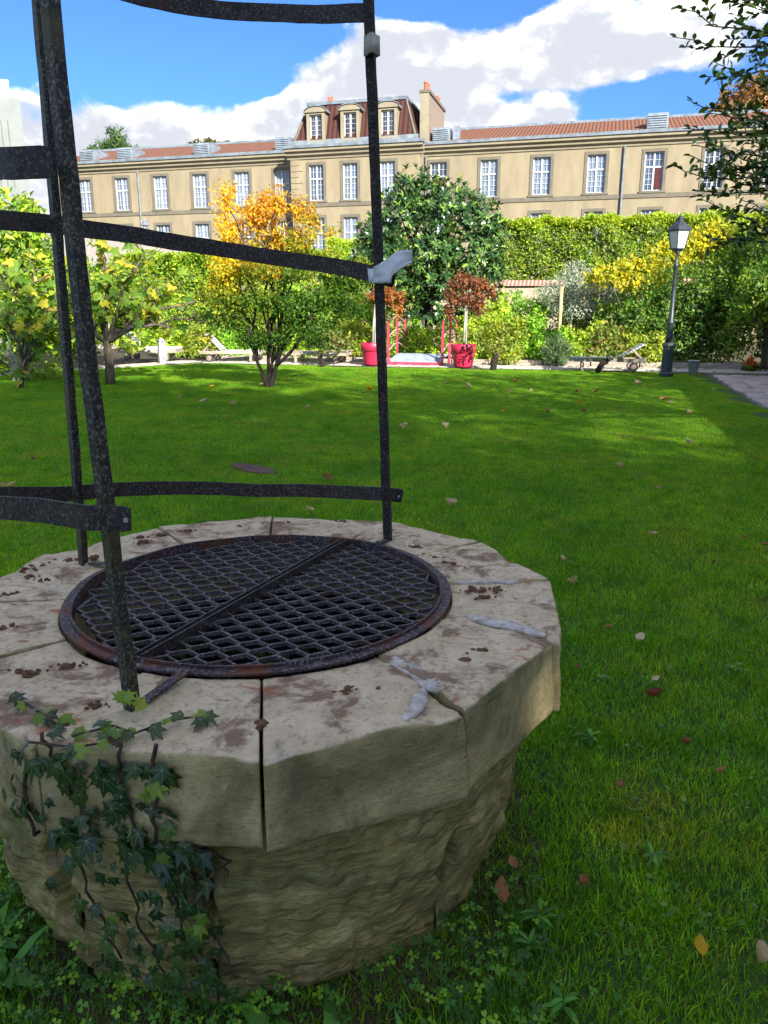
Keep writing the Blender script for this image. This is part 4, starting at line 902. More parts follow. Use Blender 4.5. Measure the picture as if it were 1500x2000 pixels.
for k in range(9):                                  # quoins on the pavilion's left corner
    mb = MB(); z = 6.9 + .3 * k; mb.box(13.86, 13.94 + (.62 if k % 2 else .42), YP - .04, YP + .02, z, z + .275); mb.build('quoin', M['plaster'], bld)
def roof(x0, x1, name='roof'):
    mb = MB(); mb.extx([(-.12, 10.27), (4.2, 11.72), (8.6, 10.27), (8.6, 10.2), (-.12, 10.2)], x0, x1); r = mb.build(name, M['tiles'], bld)
    mb = MB(); mb.extx([(4.0, 11.66), (4.2, 11.83), (4.4, 11.66)], x0, x1); mb.build('ridge_cap', M['slate'], r); return r
rl = roof(-2.2, 13.6); rr_ = roof(21.3, 46)
def louver(x, r, w=.95, h=.62, y=.25):
    mb = MB(); mb.extx([(y, 10.40), (y, 10.40 + h), (y + 1.5, 10.40 + h + .02), (y + 1.5, 10.6)], x - w / 2, x + w / 2); o = mb.build('roof_vent', M['zinc'], r)
    for k in range(6): s_ = MB(); z = 10.45 + (h - .08) * k / 6; s_.hexa([(x - w / 2 + .05, y - .05, z), (x + w / 2 - .05, y - .05, z), (x - w / 2 + .05, y - .001, z + .03), (x + w / 2 - .05, y - .001, z + .03), (x - w / 2 + .05, y - .05, z + .02), (x + w / 2 - .05, y - .05, z + .02), (x - w / 2 + .05, y - .001, z + .07), (x + w / 2 - .05, y - .001, z + .07)]); s_.build('slat', M['zinc'], o)
for x in (.08, 2.68, 7.8): louver(x, rl, 1.0)
louver(12.9, rl, .9, .66); louver(22.05, rr_, .9, .66); louver(33.1, rr_, 1.0, .72)
mb = MB(); mb.box(22.65, 23.0, .5, .9, 10.4, 11.15); mb.build('flue', M['zinc'], rr_)
# pavilion mansard
ms = thing('x', None, None) if False else None
mb = MB(); b0, b1, t0, t1 = 14.05, 21.0, 14.78, 20.25; yb, yt = YP - .12, YP + .62; zb, zt = 10.28, 12.45
mb.add([(b0, yb, zb), (b1, yb, zb), (t1, yt, zt), (t0, yt, zt), (b0, 8, zb), (b1, 8, zb), (t1, 7.3, zt), (t0, 7.3, zt)], [(0, 1, 2, 3), (1, 5, 6, 2), (5, 4, 7, 6), (4, 0, 3, 7), (3, 2, 6, 7), (0, 4, 5, 1)]); man = mb.build('mansard_roof', M['redtiles'], bld)
mb = MB(); mb.box(t0 - .08, t1 + .08, yt - .10, 7.4, zt - .06, zt + .10); mb.build('roof_edge', M['slate'], man)
mb = MB(); mb.extx([(yb - .05, zb - .02), (yb - .05, zb + .03), (yb + .02, zb + .26), (yb + .2, zb + .26), (yb + .2, zb - .02)], b0 - .1, b1 + .1); mb.build('lead_apron', M['slate'], man)
mb = MB()
for s_, (xb, xt) in ((1, (b1, t1)), (-1, (b0, t0))): mb = MB(); mb.bar((xb, yb, zb + .02), (xt, yt, zt), .10, .10); mb.build('hip_flashing', M['surround'], man)
df, dg = win_meshes(.72, 1.28, 0, 5, 0)
def dormer(x):
    y0 = YP - .14; z0 = 10.50; w, h = .72, 1.28
    mb = MB(); mb.box(x - w / 2 - .16, x - w / 2, y0, y0 + .9, z0 - .1, z0 + h + .1); mb.box(x + w / 2, x + w / 2 + .16, y0, y0 + .9, z0 - .1, z0 + h + .1); mb.box(x - w / 2, x + w / 2, y0, y0 + .9, z0 - .2, z0 - .001); mb.box(x - w / 2, x + w / 2, y0, y0 + .9, z0 + h + .001, z0 + h + .1)
    d = mb.build('dormer', M['cornice'], man)
    n = 10; arcp = [(x + math.cos(math.pi * i / n) * (w / 2 + .24), z0 + h + .10 + math.sin(math.pi * i / n) * .25) for i in range(n + 1)]; mb = MB(); mb.sweep([[(px, yy, pz) for px, pz in arcp] for yy in (y0 - .08, y0 + 1.1)], None); mb.build('pediment', M['cornice'], d)
    arcp = [(x + math.cos(math.pi * i / n) * (w / 2 + .29), z0 + h + .10 + math.sin(math.pi * i / n) * .29) for i in range(n + 1)]
    mb = MB(); mb.sweep([[(px, y0 - .10 + dy, pz + dz) for dy, dz in ((0, .003), (1.25, .003), (1.25, .045), (0, .045))] for px, pz in arcp], None); mb.build('dormer_lead', M['slate'], d)
    g = link('window', dg, d, (x, y0 + .14, z0)); link('window_frame', df, g)
for x in (15.42, 17.36, 19.45): dormer(x)
mb = MB(); mb.box(20.95, 21.40, .1, 4.4, 9.8, 12.75); ch = mb.build('chimney', M['brick'], bld)
mb = MB(); mb.box(20.93, 21.42, .04, .099, 9.8, 12.75); mb.build('chimney_face', M['cornice'], ch)
mb = MB(); mb.box(20.88, 21.47, .0, 4.5, 12.755, 12.90); mb.build('chimney_cap', M['surround'], ch)
for y in (.35, .8, 3.2, 3.7): mb = MB(); mb.lathe([(.11, 12.90), (.10, 13.25), (.13, 13.27), (.13, 13.33)], 10, (21.17, y)); mb.build('chimney_pot', M['terracotta'], ch)
mb = MB(); mb.box(14.9, 15.75, .9, 1.4, 12.56, 12.85); cs = mb.build('chimney', M['slate'], man)
for x in (15.45, 15.62): mb = MB(); mb.lathe([(.08, 12.85), (.07, 13.15)], 8, (x, 1.1)); mb.build('chimney_pot', M['terracotta'], cs)
mb = MB(); mb.box(17.6, 18.6, 1.4, 2.2, 12.56, 12.85); mb.build('skylight', M['zinc'], man)
for x, y in ((3.7, 0), (31.6, 0), (21.32, -.0)):
    mb = MB(); mb.tube([(x, y - .10, 9.6), (x, y - .10, .1)], .05, 8); mb.build('drainpipe', M['slate'], bld, True)

# white modern block at the far left
wb = thing('white_building', 'white modern block with vertical grooves and a pale glass parapet', 'building', (-22.6, 45.0, 0), R(27))
mb = MB(); mb.box(-6, 3.0, 0, 14, 0, 12.75); mb.build('wall', M['veneer'], wb)
for k in range(7): mb = MB(); mb.box(.2 + k * .34, .26 + k * .34, -.02, .03, 8.2, 12.0 - (0 if k < 4 else .4)); mb.build('groove', M['panelgroove'], wb)
mb = MB(); mb.box(-4, 2.55, .3, .36, 12.751, 13.7); mb.box(2.49, 2.55, .37, 10, 12.751, 13.7); mb.build('parapet', M['paleglass'], wb)

# white gabled house behind the fig
wh = thing('white_house', 'low white gabled outhouse behind the fig tree', 'house', (-13.9, 33.6, 0), R(-6))
mb = MB(); gp = [(-5, 0), (7.6, 0), (7.6, 3.75), (0, 5.35), (-5, 4.2)]; n = 5
mb.add([(x, 0, z) for x, z in gp] + [(x, 7, z) for x, z in gp], [(0, 1, 2, 3, 4), (9, 8, 7, 6, 5)] + [(j, n + j, n + (j + 1) % n, (j + 1) % n) for j in range(n)]); mb.build('wall', M['whitewall'], wh)
mb = MB(); mb.hexa([(0, -.25, 5.36), (7.9, -.25, 3.70), (0, 7.2, 5.36), (7.9, 7.2, 3.70), (0, -.25, 5.5), (7.9, -.25, 3.84), (0, 7.2, 5.5), (7.9, 7.2, 3.84)]); r_ = mb.build('roof', M['pavestone'], wh)
mb = MB(); mb.hexa([(-5.3, -.25, 4.15), (-.002, -.25, 5.36), (-5.3, 7.2, 4.15), (-.002, 7.2, 5.36), (-5.3, -.25, 4.29), (-.002, -.25, 5.5), (-5.3, 7.2, 4.29), (-.002, 7.2, 5.5)]); mb.build('roof', M['pavestone'], wh)
mb = MB(); mb.lathe([(.09, 4.6), (.09, 5.0), (.2, 5.02), (.05, 5.2), (.02, 5.3)], 8, (3.8, 1)); mb.build('roof_vent', M['slate'], wh)

# ------------------------------------------------------------------ trees far behind the roofs
def far_tree(name, label, loc, blobs, trunk_h, n, cols, leaf=.5, w=.3, k=10, mat='leaf', long=False, spread=.6, group=None, up=.3, limb=True, trunk_r=.25, cat='tree', bark='bark', L2=None, shell=.35, crown='crown'):
    t = thing(name, label, cat, loc, 0, group)
    P, O = blob_points(blobs, n, shell); pos, D, Nn, ix = twigs(P, O, k, spread, up)
    pos = pos[:, :]; ok = pos[:, 2] > .05; c = palette(cols, len(pos), ix)
    m_ = len(pos); leaves(crown, pos[ok], D[ok], Nn[ok], (leaf * (.7 + .6 * rng.random(m_)))[ok], (w * (.7 + .6 * rng.random(m_)))[ok], c[ok], M[mat], t, long)
    if limb:
        mb = MB(); top = Vector((blobs[0][0] * .3, blobs[0][1] * .3, trunk_h)); mb.tube([(0, 0, -.1), (random.gauss(0, .05), 0, trunk_h * .5), top], [trunk_r, trunk_r * .85, trunk_r * .7], 9)
        limbs(mb, top, [b[:3] for b in blobs], trunk_r * .6); mb.build('trunk', M[bark], t, True)
    return t
far_tree('pine_tree', 'dark green pine tree rising behind the orange roof', (-24.2, 75, 0), [(0, 0, 14.7, 2.2, 2, 1.0), (-1.6, 0, 15.0, 1.2, 1, .5), (2.0, 0, 14.9, 1.3, 1, .55), (.2, 0, 16.0, 1.1, 1, .6), (.2, 0, 16.9, .45, .5, .4), (-.9, 0, 15.9, .6, .5, .35)], 13.5, 420, [(.03, .07, .02), (.05, .10, .025), (.08, .13, .03)], .5, .10, 10, spread=.35, limb=True)
far_tree('round_tree', 'olive green broad tree behind the roof beside the pavilion', (-15.6, 75, 0), [(0, 0, 15.0, 2.3, 2, 1.1), (.8, 0, 15.4, 1.2, 1, .7), (-1, 0, 15.2, 1.2, 1, .7)], 13.5, 260, [(.05, .06, .02), (.09, .09, .03)], .4, .25, 10, spread=.4)
far_tree('brown_tree', 'tall tree with brown autumn leaves behind the roof', (27.4, 62, 0), [(0, 0, 15.2, 3.2, 3, 2.6), (1.5, 0, 16.5, 2, 2, 1.6), (-1.5, 0, 15.4, 1.8, 2, 1.5)], 13, 420, [(.16, .085, .035), (.20, .12, .05), (.12, .08, .03)], .45, .3, 10, spread=.5)

# ------------------------------------------------------------------ Japanese maple
def maple():
    t = thing('maple_tree', 'autumn maple with orange crown above green lower leaves on the lawn', 'tree', (-2.42, 16.43, 0))
    bl = [(-.72, 0, 3.72, .27, .3, .42), (-.72, .1, 3.1, .34, .4, .42), (-.1, 0, 3.45, .42, .45, .36), (.30, -.1, 3.62, .34, .3, .40), (.15, .3, 3.0, .6, .6, .32), (-.55, -.2, 2.45, .62, .7, .30), (.72, -.1, 2.95, .34, .5, .36), (1.0, 0, 3.35, .12, .15, .42),
          (1.45, 0, 2.38, .55, .5, .22), (2.0, 0, 2.42, .33, .3, .20), (.35, -.5, 2.35, .8, .6, .26), (-.65, -.3, 1.85, .75, .7, .26), (.3, -.3, 1.75, .95, .7, .26), (1.30, -.2, 1.85, .75, .55, .24), (-.75, 0, 1.35, .62, .5, .22), (.75, .1, 1.32, .85, .6, .22), (-.1, 0, 1.02, .62, .5, .16), (1.35, .1, 3.15, .18, .2, .10), (.75, 0, 3.5, .16, .2, .3), (.9, -.2, 1.0, .4, .4, .14)]
    bl += [(-.9, 0, 2.15, .35, .4, .2), (1.7, 0, 2.1, .45, .4, .16), (-.2, .3, 2.75, .55, .5, .2), (1.1, -.1, 2.6, .5, .4, .18), (-.95, .1, 2.75, .3, .35, .2), (1.75, .1, 1.6, .4, .4, .16)]
    P, O = blob_points(bl, 2100, .55); pos, D, Nn, ix = twigs(P, O, 11, .13, .0); n = len(pos); D = unit(D + np.array([0, 0, -.3]))
    zt = P[:, 2] + rng.normal(size=len(P)) * .25 - .45 * (P[:, 0] > .35) + .35 * (P[:, 0] < -.45); k = np.interp(zt, [1.2, 1.8, 2.3, 2.8, 3.4, 4.0], [0, .45, 1.2, 2.0, 2.6, 3.0])
    pal = np.array([(.045, .12, .012), (.13, .20, .014), (.40, .30, .015), (.50, .28, .02)]); kk = np.clip(k[ix] + rng.normal(size=n) * .4, 0, 2.999); i0 = kk.astype(int); f = (kk - i0)[:, None]
    c = (pal[i0] * (1 - f) + pal[np.minimum(i0 + 1, 3)] * f) * (1 + rng.normal(size=(n, 1)) * .2) * .8; org = rng.random(n) < .3 * ((kk > 1.9) & (pos[:, 0] > -.5)); c[org] *= np.array([.95, .62, .9]); sel = (pos[:, 0] < -.45) & (kk > 1.8) & (rng.random(n) < .7); c[sel] *= np.array([1.2, 1.35, 1])
    leaves('crown', pos, D, Nn, .06 + .04 * rng.random(n), .03 + .025 * rng.random(n), c, M['leaf'], t)
    for a, r0 in (((-.25, 0, .55), .042), ((-.02, .05, .6), .045), ((.15, -.03, .45), .05), ((.05, .1, .5), .036)):
        mb = MB(); b = Vector((a[0] * .15, a[1] * .3, -.05)); top = Vector(a); mb.tube([b, b.lerp(top, .5) + Vector((0, 0, .05)), top], [r0 * 1.25, r0, r0 * .85], 8)
        ends = [bl[i][:3] for i in ({-.25: (0, 1, 5, 11, 14), -.02: (2, 4, 10, 3), .15: (8, 6, 13, 15, 9), .05: (7, 4, 12, 6)}[a[0]])]; limbs(mb, top, ends, r0 * .7, 6, 6, .16, .008); mb.build('trunk', M['barkdark'], t, True)
maple()

# ------------------------------------------------------------------ loquat behind the planters
def loquat():
    t = thing('loquat_tree', 'big dark evergreen tree with long glossy leaves behind the red planters', 'tree', (1.35, 25.6, 0))
    bl = [(-.25, 0, 5.2, .75, .7, .70), (-.9, 0, 4.5, .85, .8, .7), (.5, -.2, 4.75, 1.0, .8, .75), (1.3, -.1, 4.55, .9, .8, .65), (-.75, .1, 4.95, .6, .6, .55), (2.0, 0, 3.9, .55, .7, .6), (-1.55, 0, 3.7, .65, .7, .8), (-1.95, .1, 3.2, .45, .6, .55), (0, -.5, 3.5, 1.1, .8, .7), (1.3, -.5, 3.4, 1.0, .8, .7), (2.0, -.2, 2.85, .5, .7, .6), (-.9, -.5, 3.0, .9, .8, .7),
          (.3, -.6, 2.5, 1.1, .8, .55), (1.4, -.5, 2.3, .9, .8, .5), (-1.2, -.2, 2.2, .8, .7, .55), (0, 0, 1.7, 1.2, .8, .5), (1.0, .2, 1.5, 1, .8, .5)]
    P, O = blob_points(bl, 1350, .34); n = len(P); k = 12; ix = np.repeat(np.arange(n), k); O2 = unit(O + np.array([0, 0, .5]) + rvec(n) * .3)
    # whorls: leaves radiate round each shoot and droop outwards
    s1 = unit(np.cross(O2, rvec(n))); s2 = np.cross(O2, s1); a = np.tile(np.arange(k) * 2.4, n) + rng.normal(size=n * k) * .2; el = rng.random(n * k) ** .8 * 1.1
    D = unit(O2[ix] * np.sin(1.25 - el * 1.1)[:, None] + (s1[ix] * np.cos(a)[:, None] + s2[ix] * np.sin(a)[:, None]) * np.cos(1.25 - el * 1.1)[:, None]); Nn = unit(O2[ix] + np.array([0, 0, .3])); m_ = n * k
    c = palette([(.022, .055, .018), (.03, .075, .022), (.045, .095, .025)], m_, ix); young = (el < .35) & (rng.random(n)[ix] < .6); c[young] = palette([(.11, .19, .03), (.15, .22, .04)], young.sum())
    leaves('crown', P[ix] + O2[ix] * (.08 * (1 - el))[:, None], D, Nn, .17 + .08 * rng.random(m_), .055 + .02 * rng.random(m_), c, M['gloss'], t, True, .12, .28)
    mb = MB(); mb.tube([(0, 0, -.1), (.1, 0, .8), (.1, 0, 1.7)], [.17, .15, .13], 9); limbs(mb, (.1, 0, 1.7), [b[:3] for b in bl[:14]], .07); mb.build('trunk', M['barkdark'], t, True)
loquat()

# ------------------------------------------------------------------ fig tree with its big leaves
def fig_leaf(seed):
    rr = random.Random(seed); ol = [(0, 0), (.30, -.10), (.50, .08), (.34, .26), (.52, .52), (.26, .50), (.16, .66), (0, 1.0), (-.16, .66), (-.26, .50), (-.52, .52), (-.34, .26), (-.50, .08), (-.30, -.10)]
    V = [(0, .32, .05)] + [(x * rr.uniform(.9, 1.1), y * rr.uniform(.94, 1.06), -.22 * (x * x + (y - .3) ** 2) + rr.uniform(-.03, .03)) for x, y in ol]; n = len(ol)
    return V, [(0, 1 + i, 1 + (i + 1) % n) for i in range(n)]
M['figleaf'] = leafmat('fig_leaf', .45, .5, [(0, (.08, .18, .025)), (.3, (.15, .28, .03)), (.62, (.25, .37, .035)), (.85, (.42, .45, .04)), (.95, (.55, .46, .05)), (1, (.45, .28, .06))], .3)
fgm = [mesh('fig_leaf', *fig_leaf(k), M['figleaf']) for k in range(5)]
def fig(loc, label, limbs_, r0, nleaf, twn, size, trunk, sd):
    random.seed(sd); t = thing('fig_tree', label, 'tree', loc)
    mb = MB(); mb.tube(trunk, [r0 * (1.1 - .3 * i / (len(trunk) - 1)) for i in range(len(trunk))], 10); mb.build('trunk', M['bark'], t, True)
    ends = []; base = Vector(trunk[-1])
    for e in limbs_:
        mb = MB(); pts = [base - Vector((0, 0, .06))]; e = Vector(e); d = e - base
        for i in range(1, 7):
            s_ = i / 6; p = base + d * s_ + Vector((random.gauss(0, .05), random.gauss(0, .06), .18 * math.sin(s_ * 3.1) * d.length * .5 + random.gauss(0, .04))); pts.append(p)
        mb.tube(pts, [r0 * .42 * (1 - i / 6) + .010 for i in range(7)], 7)
        for i in range(2, 7):
            for _ in range(twn):
                q = pts[i].copy(); tw = [q.copy()]; dv = (d.normalized() * .5 + Vector((random.gauss(0, .7), random.gauss(0, .7), random.gauss(.25, .6)))).normalized()
                for k in range(4): dv = (dv + Vector((random.gauss(0, .2), random.gauss(0, .2), .12 + random.gauss(0, .15)))).normalized(); q = q + dv * random.uniform(.08, .17); tw.append(q.copy())
                mb.tube(tw, [.010, .009, .008, .007, .006], 5); ends.append((tw[-1], dv)); ends.append((tw[-2], dv))
        mb.build('branch', M['bark'], t, True)
    for k in range(nleaf):
        p, dv = random.choice(ends); p = p + Vector((random.gauss(0, .10), random.gauss(0, .10), random.gauss(-.03, .08)))
        y = Vector((random.gauss(0, .8), random.gauss(0, .8), -.55 + random.gauss(0, .4))).normalized(); n_ = Vector((random.gauss(0, .5), -.5 + random.gauss(0, .5), .8)); n_ = (n_ - y * n_.dot(y)).normalized(); x = y.cross(n_)
        o = link('leaf', fgm[k % 5], t); o.matrix_local = Matrix.Translation(p) @ Matrix((x, y, n_)).transposed().to_4x4() @ Matrix.Scale(size * random.uniform(.65, 1.25), 4)
    return t
fig((-6.06, 17.17, 0), 'crooked fig tree with sparse large yellowing leaves on the lawn beside the left path', [(-.55, .2, 2.3), (.2, -.2, 2.6), (1.0, 0, 2.75), (1.6, .1, 1.95), (2.35, -.1, 1.35), (1.7, -.3, 1.15), (.8, .5, 2.0), (2.45, .0, 1.75), (.35, .1, 1.5), (-.35, -.3, 1.5)], .105, 295, 3, .235, [(0, 0, -.05), (.02, 0, .45), (.0, 0, .95)], 3)
fig((-7.6, 16.2, 0), 'leafy fig bush at the edge of the lawn by the left hedge', [(.6, -.2, 2.35), (.2, -.3, 2.0), (1.1, 0, 1.75), (.9, -.4, 1.3), (-.3, 0, 2.2), (.3, .3, 1.5)], .045, 230, 3, .24, [(0, 0, -.05), (.03, 0, .12), (.05, 0, .25)], 8)
random.seed(21)

# ------------------------------------------------------------------ hedges, shrubs and climbers
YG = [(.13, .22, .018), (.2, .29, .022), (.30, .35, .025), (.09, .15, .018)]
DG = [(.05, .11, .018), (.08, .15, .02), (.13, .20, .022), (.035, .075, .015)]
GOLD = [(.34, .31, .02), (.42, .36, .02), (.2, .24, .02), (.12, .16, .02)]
def hedge(name, label, p0, p1, z0, z1, dep, n, cols, lit_topcols, leaf=.09, w=.05, group=None, seed=0):
    a = Vector(p0); b = Vector(p1); d = (b - a); ln = d.length; d.normalize(); nn = Vector((-d.y, d.x, 0)); c = (a + b) / 2; t = thing(name, label, 'hedge', (c.x, c.y, 0), math.atan2(d.y, d.x), group)
    f = rng.random(n) < .68; x = (rng.random(n) - .5) * ln; y = np.where(f, -dep / 2 + np.abs(rng.normal(size=n)) * .2, (rng.random(n) - .5) * dep); z = np.where(f, z0 + (z1 - z0) * rng.random(n), z1 - np.abs(rng.normal(size=n)) * .10)
    bump_ = .10 * np.sin(x * 1.7 + seed) + .08 * np.sin(x * 4.1 + z * 2.3 + seed) + .06 * np.sin(z * 5 + x * 2.7); y = y + bump_; z = z + .07 * np.sin(x * 2.9 + seed) + .05 * np.sin(x * 7.3)
    gap = np.sin(x * 5.1 + seed) + np.sin(z * 6.3 + x * 1.9) + np.sin(x * 11 + z * 9); keep = rng.random(n) < np.clip(1.2 + gap * .22, .5, 1)
    P = np.stack([x, y, z], 1)[keep]; O = np.where(f[keep][:, None], np.array([0, -1, .2]), np.array([0, -.2, 1])); pos, D, Nn, ix = twigs(P, O, 9, .16, .3); m_ = len(pos); col = palette(cols, m_, ix)
    tp = (z1 - pos[:, 2]) < .42 * rng.random(m_) + .12; col[tp] = palette(lit_topcols, tp.sum())  # top leaves coloured paler and yellower, standing for sun on the hedge
    leaves('foliage', pos, D, Nn, leaf * (.7 + .6 * rng.random(m_)), w * (.7 + .6 * rng.random(m_)), col, M['leaf'], t)
    mb = MB(); 
    for i in range(max(4, int(ln / .8))):
        xx = -ln / 2 + .3 + i * .8; mb2 = MB(); mb2.tube([(xx, .1, 0), (xx + random.gauss(0, .1), .1, z1 * .5), (xx + random.gauss(0, .2), .1, z1 * .8)], [.04, .03, .012], 6); mb2.build('stem', M['bark'], t, True)
    return t
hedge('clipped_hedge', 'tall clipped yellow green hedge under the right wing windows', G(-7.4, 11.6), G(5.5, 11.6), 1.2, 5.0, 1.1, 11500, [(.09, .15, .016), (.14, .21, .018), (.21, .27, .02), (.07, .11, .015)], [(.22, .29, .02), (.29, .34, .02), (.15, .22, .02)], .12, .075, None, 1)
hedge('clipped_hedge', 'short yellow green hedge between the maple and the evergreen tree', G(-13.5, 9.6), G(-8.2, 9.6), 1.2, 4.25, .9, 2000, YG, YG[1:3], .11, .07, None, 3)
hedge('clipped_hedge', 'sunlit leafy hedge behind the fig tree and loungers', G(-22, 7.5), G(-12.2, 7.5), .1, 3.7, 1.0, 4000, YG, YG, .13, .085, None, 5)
def shrub(name, label, X, Y, blobs, n, cols, leaf=.09, w=.045, k=8, spread=.12, group=None, mat='leaf', long=False, up=.4, stems=True, cat='shrub', bark='bark'):
    t = thing(name, label, cat, (X, Y, 0), 0, group); P, O = blob_points(blobs, n, .42); pos, D, Nn, ix = twigs(P, O, k, spread, up); ok = pos[:, 2] > .03; m_ = len(pos); c = palette(cols, m_, ix)
    leaves('foliage', pos[ok], D[ok], Nn[ok], (leaf * (.7 + .6 * rng.random(m_)))[ok], (w * (.7 + .6 * rng.random(m_)))[ok], c[ok], M[mat], t, long)
    if stems:
        for b in blobs[:5]:
            mb = MB(); mb.tube([(b[0] * .25, b[1] * .25, -.02), (b[0] * .6 + random.gauss(0, .04), b[1] * .6, b[2] * .55), (b[0], b[1], b[2] + b[5] * .4)], [.022, .016, .008], 6); mb.build('stem', M[bark], t, True)
    return t
# the wall of climbers at the left edge
shrub('leafy_climber', 'dense yellow green climbing shrub towering at the left edge of the garden', -9.6, 19.6, [(0, 0, 3.4, 1.5, 1, 1.1), (1.1, -.2, 3.2, .9, .8, .9), (-.6, -.3, 2.2, 1.6, 1, 1.1), (1.2, 0, 2.0, 1.1, .9, 1.0), (.2, -.5, 1.1, 1.5, .9, .9), (1.6, .2, 1.1, .9, .8, .8), (-1.2, 0, 4.0, 1, 1, .6), (-1.5, -.6, 1.0, 1, 1, 1)], 1500, [(.10, .18, .016), (.18, .27, .02), (.28, .35, .022), (.06, .11, .015)], .17, .11, 9, .2)
shrub('leafy_climber', 'sunny broad leaved shrub between the left climber and the fig', -8.6, 23.0, [(0, 0, 1.4, 1.0, .8, .9), (1.2, 0, 1.2, .9, .7, .8), (.4, 0, 2.4, .8, .7, .6), (-.8, 0, 2.3, .8, .7, .8)], 520, YG, .16, .10, 8, .16)
# bare twiggy bush
t = thing('bare_bush', 'bundle of bare pale twigs at the foot of the left climber', 'shrub', (-8.35, 17.9, 0))
for k in range(34):
    a = random.random() * 6.28; s_ = random.uniform(.1, .75); mb = MB(); h = random.uniform(.5, 1.15); mb.tube([(random.gauss(0, .08), random.gauss(0, .08), 0), (math.cos(a) * s_ * .5, math.sin(a) * s_ * .5, h * .6), (math.cos(a) * s_, math.sin(a) * s_, h)], [.009, .007, .003], 4); mb.build('twig', M['barkpale'], t)
shrub('low_shrub', 'low green cushion shrub beside the bare twigs', -7.75, 18.3, [(0, 0, .22, .5, .4, .3), (-.7, .2, .2, .4, .4, .25)], 200, YG, .07, .03, 8, .08)
# planting along the back bed, left to right
back = [(-7.3, 27.3, .75, .95), (-6.0, 26.6, .7, 1.0), (-4.8, 25.9, .7, .85), (-3.4, 25.6, .65, .8), (-2.5, 25.2, .7, 1.05), (-1.4, 25.0, .75, 1.15), (-.3, 25.0, .7, .95), (.6, 25.2, .7, 1.0), (1.5, 24.6, .7, .95), (2.9, 24.0, .75, 1.25), (3.6, 23.3, .6, 1.15), (4.2, 23.8, .7, 1.3), (4.9, 23.4, .55, .8), (6.0, 23.2, .7, .95), (6.9, 22.9, .65, .95), (7.5, 22.5, .6, .8)]
bl_lab = ['behind the left loungers', 'behind the left loungers', 'behind the left loungers', 'between maple and red planter', 'between maple and red planter', 'between maple and red planter', 'behind the little red bridge', 'behind the little red bridge', 'behind the little red bridge', 'right of the red leaved planter tree', 'right of the red leaved planter tree', 'right of the red leaved planter tree', 'among the wooden stakes', 'among the wooden stakes', 'among the wooden stakes', 'among the wooden stakes']
tone = [('sunlit yellow green leafy shrub', [(.17, .26, .02), (.26, .35, .03), (.36, .40, .03), (.10, .18, .02)]), ('fresh green leafy shrub', [(.12, .25, .02), (.18, .33, .03), (.24, .38, .03), (.07, .15, .02)]), ('olive green leafy shrub', [(.14, .19, .02), (.2, .26, .025), (.28, .3, .03), (.09, .13, .02)])]
for k, (x, y, r, h) in enumerate(back):
    nm, cols = tone[(k * 2 + k // 3) % 3]
    shrub('garden_shrub', nm + ' in the back bed ' + bl_lab[k], x, y, [(0, 0, h * .55, r, .5, h * .55), (r * .5, -.1, h * .9, r * .5, .4, h * .4), (-r * .5, .1, h * .8, r * .55, .4, h * .4), (0, -.25, .35, r * .9, .4, .35)], 300, cols, .12, .055, 8, .13, 'shrubs in the back bed')
for k, (x, y, r, h, lab) in enumerate([(3.4, 26.6, .9, 1.7, 'right of the evergreen tree'), (5.0, 27.0, 1.0, 1.75, 'behind the straight stake'), (6.8, 26.6, 1.0, 1.6, 'behind the olive tree'), (8.4, 25.8, 1.0, 2.0, 'under the golden climber'), (-2.6, 28.0, 1.1, 1.9, 'behind the maple'), (-5.0, 28.6, 1.2, 1.9, 'between maple and fig'), (-.6, 27.6, 1.0, 1.8, 'left of the evergreen tree')]):
    shrub('tall_shrub', 'tall bushy yellow green shrub ' + lab, x, y, [(0, 0, h * .5, r, .5, h * .5), (r * .4, -.1, h * .95, r * .6, .4, h * .35), (-r * .5, .1, h * .85, r * .6, .4, h * .4)], 420, tone[k % 3][1], .13, .06, 8, .15, 'tall shrubs along the back wall')
# low ground planting along the edging
P = []
for _ in range(1500):
    v = G(random.uniform(-15, .6), 1.9 + abs(random.gauss(0, .45)), random.uniform(.02, .28)); P.append(tuple(v))
P = np.array(P); n = len(P); tag(leaves('bed_groundcover', P, rvec(n) + np.array([0, 0, .8]), rvec(n) * .5 + np.array([0, -.4, .8]), .13, .05, palette(YG, n), M['leaf']), 'low leafy ground cover along the edge of the back bed', 'ground cover', kind='stuff')
# olive tree
far_tree('olive_tree', 'silvery grey green olive tree in the back bed between two stakes', (6.1, 25.3, 0), [(-.5, 0, 2.1, .75, .6, .45), (.3, 0, 2.35, .7, .6, .45), (.95, 0, 1.95, .55, .6, .4), (-.1, -.2, 1.7, .8, .6, .35), (-.1, 0, 2.7, .4, .4, .3)], 1.4, 520, [(.30, .36, .24), (.40, .46, .33), (.22, .28, .18), (.48, .53, .42)], .11, .026, 16, 'olive', False, .22, trunk_r=.05, bark='barkpale')
